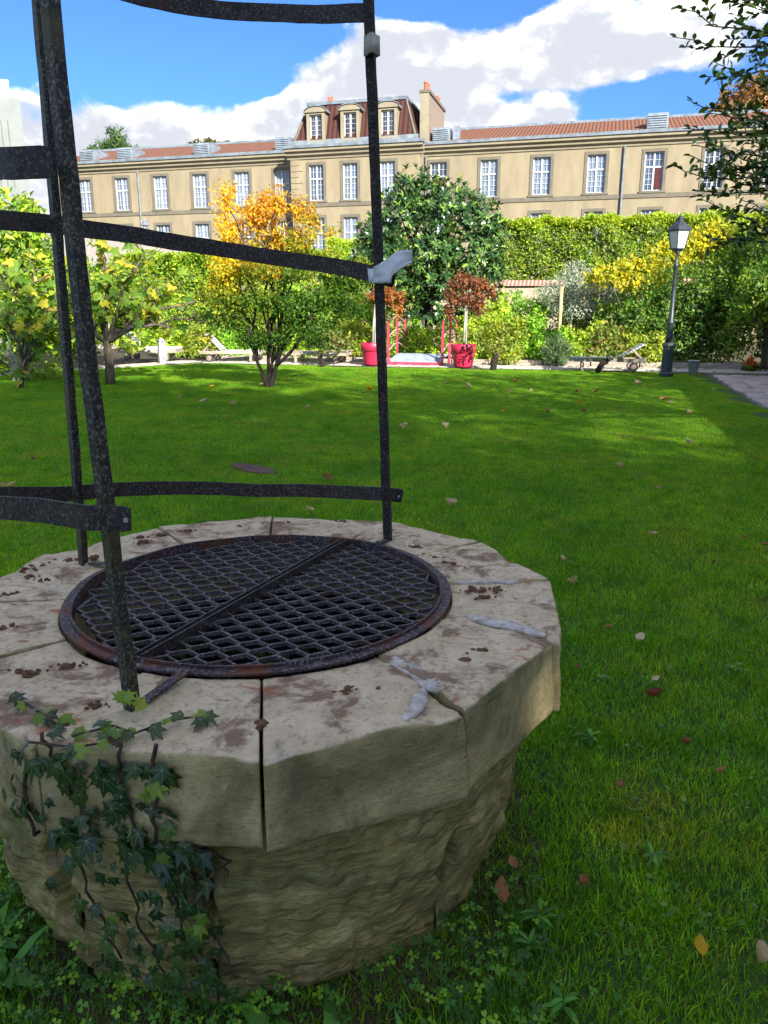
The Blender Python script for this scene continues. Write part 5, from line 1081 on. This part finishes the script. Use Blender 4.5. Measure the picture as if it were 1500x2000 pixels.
# golden climber and the green bank on the right
shrub('golden_climber', 'golden leaved climber spilling over the pergola behind the lamp post', 8.1, 23.7, [(-1.5, 0, 2.55, .75, .5, .3), (-.7, 0, 2.75, .7, .5, .38), (.1, -.1, 3.05, .8, .5, .42), (.9, 0, 3.45, .8, .5, .45), (1.5, 0, 3.7, .8, .5, .4), (-.3, 0, 2.3, .9, .5, .3)], 720, GOLD, .13, .075, 8, .14)
shrub('green_bank', 'dark leafy bank of climbers behind the lamp post', 8.6, 22.8, [(-.9, .1, 1.4, .9, .6, .9), (.1, -.1, 1.3, .9, .6, 1.0), (.9, 0, 1.8, .9, .6, 1.0), (-.2, 0, 2.2, .9, .6, .6), (1.6, 0, 2.6, .8, .6, .8), (.4, -.3, .6, 1.2, .6, .6)], 1050, DG, .13, .065, 8, .15)
shrub('wall_creeper', 'feathery green creeper hanging over the right garden wall', 10.3, 20.6, [(-.3, 0, 2.35, .8, .8, .55), (.5, -.3, 2.7, .9, .9, .6), (-.5, .6, 1.8, .6, .7, .6), (.2, 1.0, 2.2, .9, .9, .9), (1.0, -1.2, 2.6, .9, 1, .7), (1.1, .3, 3.3, 1, 1, .6), (-.6, 1.3, 1.0, .4, .6, .8)], 1000, [(.05, .12, .018), (.09, .18, .02), (.14, .22, .022), (.2, .25, .03)], .16, .045, 9, .2, long=True, up=-.1)
shrub('yellow_tree', 'yellow green leafy tree above the creeper at the right wall', 11.4, 21.6, [(-.6, 0, 3.9, .9, .8, .6), (.4, 0, 4.5, 1, .9, .8), (-.2, 0, 3.3, 1, .8, .6), (1.2, -.5, 3.7, 1, .9, .9)], 620, [(.14, .17, .02), (.24, .26, .03), (.3, .28, .03), (.07, .11, .02)], .14, .08, 8, .18, cat='tree')
shrub('dark_shrub', 'dark green shrub mass behind the lamp post and creeper', 9.9, 23.8, [(-1.2, 0, 1.4, 1.0, .6, 1.3), (.2, 0, 1.5, 1.1, .6, 1.4), (1.4, -.2, 1.6, 1.1, .7, 1.5), (.6, 0, 3.0, 1.2, .6, .7), (-2.4, .6, 1.2, 1, .6, 1.1), (2.2, -.4, 3.2, 1.2, .8, 1.0)], 1500, [(.07, .15, .018), (.11, .20, .02), (.17, .26, .022), (.05, .10, .015)], .15, .085, 8, .2)
shrub('rosemary_bush', 'spiky grey green rosemary bush at the edge of the back bed', 4.93, 22.4, [(0, 0, .42, .42, .35, .42), (.1, -.1, .3, .35, .3, .3)], 240, [(.09, .14, .07), (.13, .18, .09), (.06, .10, .04)], .17, .018, 8, .06, up=1.4)

# ------------------------------------------------------------------ garden walls
mb = MB(); gw = thing('tiled_garden_wall', 'garden wall with pink tile coping behind the olive tree', 'wall', G(-8, 8.2), GA); mb.box(-1, 9, 0, .35, 0, 2.45); mb.build('wall', M['rubble'], gw); mb = MB(); mb.extx([(-.12, 2.452), (.17, 2.66), (.47, 2.452)], -1, 9); mb.build('coping', M['wallcap'], gw)
rw = thing('boundary_wall', 'pale rubble stone wall along the cobbled side path', 'wall', G(2.05, 0), GA)
V = []; F = []; nq, nz = 90, 12
for i in range(nq + 1):
    for k in range(nz + 1):
        q_ = -26 + 30 * i / nq; z = 2.2 * k / nz; V.append((.05 * fr((q_, z, 1), 2.2, 4), q_, z))
F = [(i * (nz + 1) + k, i * (nz + 1) + k + 1, (i + 1) * (nz + 1) + k + 1, (i + 1) * (nz + 1) + k) for i in range(nq) for k in range(nz)]; link('wall_face', mesh('wall_face', V, F, M['rubble'], True), rw)
mb = MB(); mb.box(.08, .5, -26, 4, 0, 2.2); mb.build('wall_core', M['rubble'], rw); mb = MB(); mb.box(-.08, .56, -26, 4, 2.202, 2.3); mb.build('wall_cap', M['pavestone'], rw)

# ------------------------------------------------------------------ timber edging of the back bed
for k in range(12):
    t0 = -15 + k * 1.35; a = G(t0, 1.62, .09); b = G(t0 + 1.31, 1.62, .09); mb = MB(); mb.bar(a - a, b - a, .12, .16); o = mb.build('timber_edging', M['wood'], None, bevel=.01); o.location = a; o.rotation_euler = (0, 0, random.gauss(0, .004))
    tag(o, 'weathered timber edging beam along the back bed', 'edging', 'timber beams edging the back bed')

# ------------------------------------------------------------------ lamp post
lamp = thing('lamp_post', 'dark cast iron lamp post with a four sided lantern at the end of the lawn', 'street lamp', (6.89, 19.0, 0), R(20))
mb = MB(); mb.lathe([(.17, 0), (.17, .10), (.145, .13), (.135, .20), (.13, .72), (.15, .75), (.15, .80), (.12, .84)], 8); mb.build('base', M['lamp'], lamp, bevel=.004)
mb = MB(); mb.lathe([(.10, .84), (.085, .92), (.10, .96), (.075, 1.02), (.066, 1.25), (.085, 1.28), (.085, 1.32), (.06, 1.36), (.048, 2.0), (.042, 2.55), (.062, 2.58), (.062, 2.63), (.04, 2.66), (.034, 2.86), (.06, 2.90), (.06, 2.94)], 16); mb.build('shaft', M['lamp'], lamp, True)
zl, zu, rl_, ru = 2.98, 3.38, .155, .235
mb = MB(); s2 = math.sqrt(2)
for j in range(4):
    a = R(45 + 90 * j); b = R(135 + 90 * j); c0 = Vector((math.cos(a) * rl_, math.sin(a) * rl_, zl)); c1 = Vector((math.cos(a) * ru, math.sin(a) * ru, zu)); d0 = Vector((math.cos(b) * rl_, math.sin(b) * rl_, zl)); d1 = Vector((math.cos(b) * ru, math.sin(b) * ru, zu))
    mb.bar(c0, c1, .022, .022); mb.bar(c0, d0, .028, .028); mb.bar(c1, d1, .028, .028)
mb.lathe([(.05, 2.90), (.14, 2.97), (.14, 2.985)], 4, (0, 0), R(45)); lf = mb.build('lantern_frame', M['lamp'], lamp)
for j in range(4):
    a = R(45 + 90 * j); b = R(135 + 90 * j); k = .965; V = [(math.cos(a) * rl_ * k, math.sin(a) * rl_ * k, zl + .012), (math.cos(b) * rl_ * k, math.sin(b) * rl_ * k, zl + .012), (math.cos(b) * ru * k, math.sin(b) * ru * k, zu - .012), (math.cos(a) * ru * k, math.sin(a) * ru * k, zu - .012)]
    o = link('glass_pane', mesh('glass_pane', V, [(0, 1, 2, 3)], M['lampglass']), lf); o.modifiers.new('s', 'SOLIDIFY').thickness = .004
mb = MB(); mb.lathe([(.275, 3.395), (.275, 3.41), (.10, 3.58), (.075, 3.60), (.075, 3.645), (.10, 3.65), (.05, 3.69)], 4, (0, 0), R(45)); mb.build('lantern_roof', M['lamp'], lamp)
mb = MB(); mb.lathe([(.045, 3.69), (.03, 3.71), (.035, 3.73), (.005, 3.77)], 10); mb.build('finial', M['lamp'], lamp, True)

# ------------------------------------------------------------------ planters with small trees
def planter(x, y, label):
    t = thing('planter', label, 'planter', (x, y, .03)); mb = MB(); mb.lathe([(.24, 0), (.27, .05), (.315, .38), (.325, .40), (.345, .405), (.36, .62), (.345, .635), (.325, .62), (.32, .52)], 36); mb.build('pot', M['redpot'], t, True)
    mb = MB(); mb.lathe([(.318, .50), (.318, .53)], 24); mb.build('potting_soil', M['soil'], t); return t
planter(-.33, 22.95, 'raspberry red round planter behind the iron post, left of the little bridge'); planter(2.24, 22.1, 'raspberry red round planter right of the little bridge')
def small_acer(x, y, label, bl, h, n, cols, lean, sd):
    random.seed(sd); t = thing('potted_maple', label, 'tree', (x, y, .55)); P, O = blob_points(bl, n, .45); pos, D, Nn, ix = twigs(P, O, 9, .09, -.2); m_ = len(pos)
    leaves('crown', pos, unit(D + np.array([0, 0, -.5])), Nn, .08 + .05 * rng.random(m_), .03 + .02 * rng.random(m_), palette(cols, m_, ix), M['leaf'], t)
    mb = MB(); top = Vector((lean, 0, h)); mb.tube([(0, 0, -.05), (lean * .3, 0, h * .5), top], [.035, .03, .025], 8); limbs(mb, top, [b[:3] for b in bl], .02, 5, 4, .2, .006); mb.build('trunk', M['barkpale'], t, True)
    mb = MB(); mb.tube([(.07, .02, -.05), (.075, .02, h * .95)], .018, 6); mb.build('support_stake', M['barkpale'], t)
RB = [(.12, .04, .02), (.16, .055, .025), (.09, .03, .018), (.20, .08, .03)]
small_acer(2.24, 22.1, 'small potted tree with rusty red brown crown in the right planter', [(-.1, 0, 1.85, .32, .3, .22), (.3, 0, 1.75, .4, .35, .25), (.7, 0, 1.55, .3, .3, .22), (-.35, 0, 1.5, .25, .3, .22), (.1, -.1, 1.4, .4, .3, .25), (-.4, 0, 1.05, .15, .15, .25), (.35, 0, 1.15, .3, .25, .2)], 1.25, 250, RB, .05, 4)
small_acer(-.33, 22.95, 'small potted tree with orange red crown in the left planter behind the iron post', [(.35, 0, 1.55, .35, .3, .25), (.65, 0, 1.4, .3, .3, .28), (.1, 0, 1.5, .3, .3, .2), (.75, 0, 1.05, .15, .2, .2)], 1.2, 170, [(.22, .08, .02), (.16, .05, .02), (.26, .13, .02)], .08, 5)
random.seed(33)
# ------------------------------------------------------------------ little red footbridge
br = thing('footbridge', 'small red metal footbridge with arched side rails and curved grey deck', 'bridge', (1.17, 23.75, 0), GA - R(4))
mb = MB(); n = 14; mb.sweep([[(x, yy, z + .10 + .17 * math.sin(math.pi * i / n)) for x, yy, z in ((-.78, -.8 + 1.7 * i / n, 0), (.78, -.8 + 1.7 * i / n, 0), (.78, -.8 + 1.7 * i / n, .03), (-.78, -.8 + 1.7 * i / n, .03))] for i in range(n + 1)], None); dk = mb.build('deck', M['deck'], br)
for i in range(36): mb = MB(); x = -.76 + 1.52 * i / 35; mb.sweep([[(x - .010, yy, z), (x + .010, yy, z), (x + .010, yy, z + .014), (x - .010, yy, z + .014)] for yy, z in [(-.8 + 1.7 * k / 10, .131 + .17 * math.sin(math.pi * k / 10)) for k in range(11)]], None); mb.build('deck_rib', M['deck'], dk)
mb = MB(); mb.box(-.82, .82, -.86, -.80, .02, .11); mb.build('deck_edge', M['redmetal'], br)
for sx in (-1, 1):
    x = sx * .83
    for j, (yy, h) in enumerate(((-.78, 1.25), (.05, 1.55), (.85, 1.25))):
        mb = MB(); mb.bar((x, yy, .0), (x, yy, h), .055, .055, (0, 1, 0)); p_ = mb.build('post', M['redmetal'], br); mb = MB(); mb.lathe([(.03, h), (.04, h + .03), (.0, h + .10)], 8, (x, yy)); mb.build('finial', M['redmetal'], p_)
    for zz in (.42, .82, 1.2):
        mb = MB(); mb.tube([(x, -.75 + .78 * i / 8, zz + .20 * math.sin(math.pi / 2 * i / 8)) for i in range(9)], .016, 6); mb.tube([(x, .07 + .76 * i / 8, zz + .20 * math.cos(math.pi / 2 * i / 8)) for i in range(9)], .016, 6); tag(mb.build('rail', M['pinkmetal'], br, True))

# ------------------------------------------------------------------ sun loungers
def lounger(label, X, Y, rz, mat, back, cushion=False, head_back=True):
    t = thing('sun_lounger', label, 'sun lounger', (X, Y, .03), rz, 'sun loungers at the end of the lawn'); L_, w, zs = 1.95, .62, .33
    mb = MB(); mb.box(-L_ / 2, L_ / 2, -w / 2, -w / 2 + .045, zs - .09, zs); mb.box(-L_ / 2, L_ / 2, w / 2 - .045, w / 2, zs - .09, zs); mb.box(-L_ / 2, -L_ / 2 + .05, -w / 2 + .045, w / 2 - .045, zs - .09, zs); mb.box(L_ / 2 - .05, L_ / 2, -w / 2 + .045, w / 2 - .045, zs - .09, zs); mb.build('frame', M['wood'], t)
    xh = .28
    for i in range(13): x = -L_ / 2 + .06 + (xh + L_ / 2 - .06) * i / 13; mb = MB(); mb.box(x, x + .075, -w / 2 + .01, w / 2 - .01, zs + .002, zs + .022); mb.build('slat', mat, t)
    c, s_ = math.cos(back), math.sin(back)
    for i in range(8):
        d = .04 + .085 * i; mb = MB(); tr = lambda v: (xh + v[0] * c - v[2] * s_, v[1], zs + .012 + v[0] * s_ + v[2] * c); mb.box(d, d + .062, -w / 2 + .01, w / 2 - .01, 0, .02, tr); mb.build('back_slat', mat, t)
    mb = MB()
    for yy in (-.24, .24): mb.bar((xh, yy, zs + .005), (xh + .74 * c, yy, zs + .74 * s_), .04, .03)
    mb.bar((xh + .45 * c, -.2, zs + .45 * s_ - .02), (xh + .62, -.2, zs - .05), .03, .03); mb.bar((xh + .45 * c, .2, zs + .45 * s_ - .02), (xh + .62, .2, zs - .05), .03, .03); mb.build('back_frame', M['wood'], t)
    for yy in (-w / 2 + .04, w / 2 - .04): mb = MB(); mb.box(-L_ / 2 + .30, -L_ / 2 + .37, yy - .03, yy + .03, 0, zs - .09); mb.build('leg', M['wood'], t)
    for yy in (-w / 2 - .03, w / 2 + .03):
        mb = MB(); x0 = L_ / 2 - .32; mb.sweep([[(x0 + .115 * math.cos(a), yy + dy, .115 + .115 * math.sin(a)) for a in [2 * math.pi * i / 16 for i in range(16)]] for dy in (-.02, .02)], None); wl = mb.build('wheel', M['rubber'], t); mb = MB(); mb.sweep([[(x0 + .08 * math.cos(a), yy + dy, .115 + .08 * math.sin(a)) for a in [2 * math.pi * i / 12 for i in range(12)]] for dy in (-.024, .024)], None); mb.build('hub', M['wheel'], wl)
    if cushion: mb = MB(); mb.box(-L_ / 2 + .03, xh, -w / 2 + .02, w / 2 - .02, zs + .024, zs + .085); mb.build('cushion', M['cushion'], t, bevel=.02)
lounger('bluish grey slatted sun lounger with raised back beside the lamp post', 5.95, 20.85, GA + R(4), M['bluewood'], R(30))
lounger('slatted sun lounger with white seat cushion behind the white bollard', -7.55, 25.4, GA + math.pi + R(8), M['palewood'], R(48), True)
lounger('slatted sun lounger with raised back half hidden by fig leaves', -4.75, 24.6, GA + math.pi + R(10), M['palewood'], R(45))
lounger('flat weathered sun lounger on wheels beside the left red planter', -2.0, 23.9, GA, M['wood'], R(3))
# white bollard, bucket, stakes, flowers
bo = thing('bollard', 'short white square bollard at the edge of the back path', 'bollard', (-6.72, 23.7, 0), R(30)); mb = MB(); mb.box(-.10, .10, -.10, .10, 0, .70); mb.build('post', M['white'], bo, bevel=.006); mb = MB(); mb.hexa([(-.12, -.12, .701), (.12, -.12, .701), (-.12, .12, .701), (.12, .12, .701), (-.06, -.06, .77), (.06, -.06, .77), (-.06, .06, .77), (.06, .06, .77)]); mb.build('cap', M['white'], bo)
bk = thing('bucket', 'small galvanised bucket on the path beside the lamp post', 'bucket', (7.92, 19.95, .02)); mb = MB(); mb.lathe([(.105, 0), (.11, .01), (.145, .31), (.155, .315), (.155, .33), (.14, .33), (.10, .02)], 28); mb.build('pail', M['galv'], bk, True); mb = MB(); mb.tube([(.15 * math.cos(a), .05, .32 - .12 * math.sin(a)) for a in [math.pi * i / 12 for i in range(13)]], .005, 5); mb.build('handle', M['galv'], bk)
for x, y, h, ln, lab in ((5.40, 24.3, 2.28, 0, 'straight wooden stake standing in the back bed left of the olive tree'), (7.9, 23.9, 2.05, .10, 'leaning wooden stake in the back bed under the golden climber')):
    mb = MB(); mb.tube([(0, 0, -.05), (ln * .5, 0, h / 2), (ln, 0, h)], .055, 8); o = mb.build('stake', M['stake'], None, True); o.location = (x, y, 0); tag(o, lab, 'stake')
t = thing('orange_flowers', 'small clump of orange flowers at the foot of the boundary wall', 'flowers', (9.72, 20.7, 0)); P, O = blob_points([(0, 0, .2, .14, .14, .16)], 60, .4); pos, D, Nn, ix = twigs(P, O, 6, .04); leaves('blossom', pos, D, Nn, .07, .05, palette([(.55, .13, .02), (.6, .2, .03)], len(pos)), M['flower'], t)
P, O = blob_points([(0, 0, .1, .2, .2, .1)], 40, .4); pos, D, Nn, ix = twigs(P, O, 6, .05); leaves('foliage', pos, D, Nn, .09, .04, palette(DG, len(pos)), M['leaf'], t)
# old vine stumps on the lawn edge
def vine(x, y, label, pts, r0, bl, n, cols):
    t = thing('grape_vine', label, 'vine', (x, y, 0)); V = [Vector(p) for p in pts]; mb = MB(); P2 = []; 
    for a, b in zip(V[:-1], V[1:]): P2 += [a.lerp(b, i / 4) + Vector((random.gauss(0, .008), random.gauss(0, .008), 0)) for i in range(4)]
    P2.append(V[-1]); mb.tube(P2, [r0 * (1 + .28 * fr((i, x, 0), .7)) for i in range(len(P2))], 10); mb.build('stump', M['vinebark'], t, True)
    for b in bl[:4]: mb = MB(); mb.tube([V[-1], V[-1].lerp(Vector(b[:3]), .5) + Vector((random.gauss(0, .05), 0, .06)), b[:3]], [.014, .010, .005], 5); mb.build('cane', M['bark'], t, True)
    P, O = blob_points(bl, n, .5); pos, D, Nn, ix = twigs(P, O, 5, .10); m_ = len(pos); leaves('foliage', pos, D, Nn, .10 * (.7 + .6 * rng.random(m_)), .09, palette(cols, m_, ix), M['leaf'], t)
vine(2.95, 21.0, 'gnarled dark vine stump with upright shoots right of the right planter', [(0, 0, -.05), (0, 0, .2), (.02, 0, .33), (.12, 0, .36)], .085, [(.2, .2, .9, .3, .3, .35), (-.3, .2, .8, .25, .2, .3), (.1, .2, .6, .3, .2, .2)], 60, [(.1, .15, .02), (.16, .2, .03), (.2, .17, .04)])
vine(5.50, 20.05, 'bent black vine stump with a leafy top in front of the right lounger', [(0, 0, -.05), (.02, 0, .12), (.10, 0, .26), (.24, 0, .33)], .07, [(.0, 0, .75, .45, .4, .35), (.4, 0, .7, .4, .4, .3), (.1, 0, 1.05, .4, .35, .25)], 150, [(.08, .12, .02), (.13, .16, .03), (.17, .13, .04)])
vine(-1.75, 22.5, 'dark vine stump with reddish green leaves between maple and left planter', [(0, 0, -.05), (-.03, 0, .15), (-.10, 0, .32)], .07, [(.1, 0, .65, .4, .3, .28), (.45, 0, .7, .35, .3, .25), (.1, 0, .95, .3, .3, .2)], 120, [(.10, .08, .03), (.12, .13, .03), (.08, .12, .03)])

# ------------------------------------------------------------------ evergreen tree overhanging from the right
def ovate(seed, tri=True):
    rr = random.Random(seed); V = []; n = 5
    for i in range(n + 1):
        t = i / n; w = .26 * (math.sin(math.pi * min(1, t * .96 + .03)) ** .75)
        for s_ in (-1, 0, 1): V.append((s_ * w, t, .22 * abs(s_) * w - .25 * (t - .4) ** 2 + rr.uniform(-.008, .008)))
    return V, [(i * 3 + j, i * 3 + j + 1, (i + 1) * 3 + j + 1, (i + 1) * 3 + j) for i in range(n) for j in (0, 1)]
M['everleaf'] = leafmat('evergreen_leaf', .22, .3, [(0, (.025, .055, .014)), (.5, (.05, .10, .02)), (.85, (.09, .16, .025)), (1, (.16, .22, .03))], .5)
def overhang():
    random.seed(9); TL = Vector((7.6, 6.9, 0)); t = thing('evergreen_tree', 'dark evergreen tree whose leafy branches hang in from the right', 'tree', TL)
    mb = MB(); mb.tube([(0, 0, -.1), (-.1, 0, 1.5), (-.3, 0, 3.0), (-.2, .1, 5.2)], [.24, .2, .16, .08], 10); mb.build('trunk', M['barkdark'], t, True)
    hubs = [((-3.6, .1, 3.9), [(2.30, 6.9, 3.92), (2.40, 7.2, 3.80), (2.72, 6.8, 3.95), (2.9, 7.3, 4.1), (2.62, 7.0, 3.45)]), ((-3.6, -.1, 3.3), [(2.50, 7.0, 3.28), (2.62, 6.8, 3.5), (2.52, 7.1, 3.08), (2.75, 7.3, 3.25)]),
            ((-3.75, .1, 2.75), [(2.42, 7.0, 2.79), (2.56, 7.0, 2.86), (2.6, 6.9, 2.98), (2.74, 7.3, 2.62), (3.05, 7.0, 2.95)]), ((-3.7, 0, 2.3), [(2.66, 6.9, 2.50), (2.76, 7.1, 2.24), (2.95, 6.8, 2.48), (3.15, 7.2, 2.30), (3.0, 7, 2.7)]),
            ((-3.6, -.3, 3.6), [(2.85, 6.5, 3.55), (2.95, 6.4, 3.75), (2.9, 6.6, 3.3)]), ((-3.55, .2, 4.2), [(2.55, 6.8, 4.05), (2.8, 7.1, 3.75), (2.95, 7.0, 3.6), (2.7, 7.3, 4.2)]), ((-3.6, .0, 3.0), [(2.7, 6.8, 3.15), (2.85, 7.1, 3.05), (2.75, 6.9, 2.75)]), ((-3.5, .3, 3.05), [(2.8, 7.6, 3.05), (3.0, 7.7, 2.85), (2.95, 7.5, 3.35)])]
    spots = []
    for h, tips in hubs:
        h = Vector(h); mb = MB(); b = Vector((-.3, 0, 2.6 + .35 * (h.z - 2.3))); mb.tube([b, b.lerp(h, .5) + Vector((0, 0, .12)), h], [.05, .035, .022], 7); mb.build('limb', M['barkdark'], t, True)
        for tp in tips:
            tp = Vector(tp) - TL; pts = [h.copy()]; n = 9
            for i in range(1, n + 1): s_ = i / n; pts.append(h.lerp(tp, s_) + Vector((random.gauss(0, .02), random.gauss(0, .02), -.16 * math.sin(math.pi * s_) * (tp - h).length * .6 + random.gauss(0, .015))) * (1 if i < n else 0))
            mb = MB(); mb.tube(pts, [.012 - .009 * i / n for i in range(n + 1)], 5); mb.build('twig', M['barkdark'], t, True)
            for i in range(2, n):
                for k in range(5): spots.append((pts[i].lerp(pts[i + 1], k / 5), (pts[i + 1] - pts[i]).normalized(), i))
                for _ in range(random.choice((0, 1, 1)) if i < n - 1 else 0):      # side shoots
                    q = pts[i].copy(); dv = ((pts[i + 1] - pts[i]).normalized() + Vector((random.gauss(0, .6), random.gauss(0, .6), random.gauss(.1, .7)))).normalized(); sp = [q.copy()]
                    for k in range(5): dv = (dv + Vector((random.gauss(0, .15), random.gauss(0, .15), random.gauss(0, .15)))).normalized(); q = q + dv * .045; sp.append(q.copy()); spots.append((q.copy(), dv.copy(), 7)); spots.append((q - dv * .02, dv.copy(), 7))
                    mb = MB(); mb.tube(sp, [.004, .0035, .003, .003, .0025, .002], 4); mb.build('twig', M['barkdark'], t, True)
    lm = [mesh('leaf', *ovate(k), M['everleaf'], True) for k in range(4)]; random.shuffle(spots); spots.sort(key=lambda s_: (s_[0] + TL).x > 3.05); PP = []; DD = []
    for k, (p, d, i) in enumerate(spots):
        y = (d * .6 + Vector((random.gauss(0, .6), random.gauss(0, .6), random.gauss(0, .5)))).normalized()
        if k < 298:
            n_ = Vector((random.gauss(0, .7), random.gauss(0, .7), 1)); n_ = (n_ - y * n_.dot(y)).normalized(); x = y.cross(n_); o = link('leaf', lm[k % 4], t); o.matrix_local = Matrix.Translation(p) @ Matrix((x, y, n_)).transposed().to_4x4() @ Matrix.Scale(random.uniform(.055, .088), 4)
        else: PP.append(tuple(p)); DD.append(tuple(y))
    # crown further back and out to the right
    bl = [(-.5, .3, 5.2, 2.6, 2.4, 1.3), (.6, -1, 4.2, 2.4, 2.2, 1.3), (-1.6, .4, 4.6, 1.7, 1.6, .8), (1.2, 1.2, 4.6, 2.2, 2, 1.3), (-1.5, -.2, 3.2, 1.3, 1.3, .8), (.3, 0, 6.4, 1.8, 1.8, .9)]; P, O = blob_points(bl, 1000, .4); pos, D, Nn, ix = twigs(P, O, 9, .28, .1)
    n1 = len(PP); pos = np.concatenate([np.array(PP), pos]); D = np.concatenate([np.array(DD), D]); m_ = len(pos); Lf = np.where(np.arange(m_) < n1, .075, .13)
    tag(leaves('foliage', pos, D, rvec(m_) * .7 + np.array([0, 0, 1]), Lf, Lf * .5, palette([(.03, .065, .015), (.05, .10, .02), (.09, .15, .025)], m_), M['gloss'], t, True), kind='stuff')
overhang()

# ------------------------------------------------------------------ unseen trees added behind and beside the photographer to shade the lawn
# gaps cut in the crowns so that flecks of sun reach the well and grass
FLECKS = [((.40, 1.80, .62), .03), ((.44, 1.88, .55), .02), ((.36, 1.84, .22), .02), ((0.75, 1.97, .03), .05), ((-.22, 2.98, .77), .02)]
def shade_tree(label, p, q, blobs, n, leaf, trunk_h, r0):
    o = G(p, q); t = thing('unseen_shade_tree', label, 'tree', o, 0, 'trees added out of view to shade the lawn'); P, O = blob_points(blobs, n, .65); pos, D, Nn, ix = twigs(P, O, 8, .55, .1)
    Wp = pos + np.array(o); keep = np.ones(len(pos), bool); S = np.array(SUN)
    for c, r in FLECKS:
        for f_ in (0, .3, .6, .9, 1.2):
            d = Wp + D * leaf * f_ - np.array(c); perp = d - (d @ S)[:, None] * S; keep &= np.linalg.norm(perp, axis=1) > r + leaf * .12
    pos, D, Nn, ix = pos[keep], D[keep], Nn[keep], ix[keep]; m_ = len(pos)
    leaves('crown', pos, D, Nn, leaf * (.7 + .6 * rng.random(m_)), leaf * .62, palette(DG, m_, ix), M['plainleaf'], t)
    mb = MB(); mb.tube([(0, 0, -.1), (.1, 0, trunk_h * .5), (0, 0, trunk_h)], [r0, r0 * .85, r0 * .7], 9); limbs(mb, (0, 0, trunk_h), [b[:3] for b in blobs], r0 * .5); mb.build('trunk', M['bark'], t, True)
big = [(0, 0, 14.0, 3.6, 3.4, 3.6), (-1.5, .5, 10.0, 3.4, 3.4, 3.2), (1.8, -.5, 10.5, 3.4, 3.4, 3.0), (0, .4, 6.6, 3.4, 3.2, 2.6), (-1.5, 0, 4.0, 2.6, 2.6, 1.8)]
sml = [(-.8, .6, 4.6, 2.6, 2.6, 1.5), (.9, -.6, 4.4, 2.6, 2.6, 1.5), (0, 0, 3.2, 2.3, 2.3, 1.2)]
for k, (p, q) in enumerate(((6.0, -32.4), (11.8, -32.5), (9.0, -34.5))): shade_tree('tall dense tree added out of view to shade the well and lawn', p, q, [(b[0] + random.gauss(0, .3), b[1] + random.gauss(0, .3), b[2] + random.gauss(0, .3), *b[3:]) for b in big], 2300 if k != 1 else 1000, .36, 3.0, .35)  # dense crowns added out of view to keep sun off the well
for k, (p, q) in enumerate(((16.5, -33), (22, -33.5), (27.5, -32))): shade_tree('very tall airy tree added out of view to dapple the lawn', p, q, [(b[0] + random.gauss(0, .3), b[1] + random.gauss(0, .3), b[2] * 1.14 + random.gauss(0, .3), *b[3:]) for b in big], 950, .24, 3.0, .35)  # thin crowns added out of view so soft dappled sun reaches the lawn
for k, (p, q) in enumerate(((6.6, -24), (6.8, -10.5), (9.5, -5.5))): shade_tree('dense tree added beyond the boundary wall to shade the lawn' if k < 3 else 'broad dense tree added at the rear to shade the lawn', p, q, [((b[0] + random.gauss(0, .3)) * (1 if k < 3 else 1.4), b[1] + random.gauss(0, .3), (b[2] + random.gauss(0, .3)) * (1 if k < 3 else 1.05), *[v * (1 if k < 3 else 1.05) for v in b[3:]]) for b in sml], 430, .36, 2.4, .25)  # added out of view to shade the right side of the lawn

# the well stands on a low rise of its own plinth height
for o in (well, grate, frame, ivy): o.location.z += .1
for o in bpy.data.objects:
    if o.name in ('tape_rag', 'tape_band'): o.location.z += .1
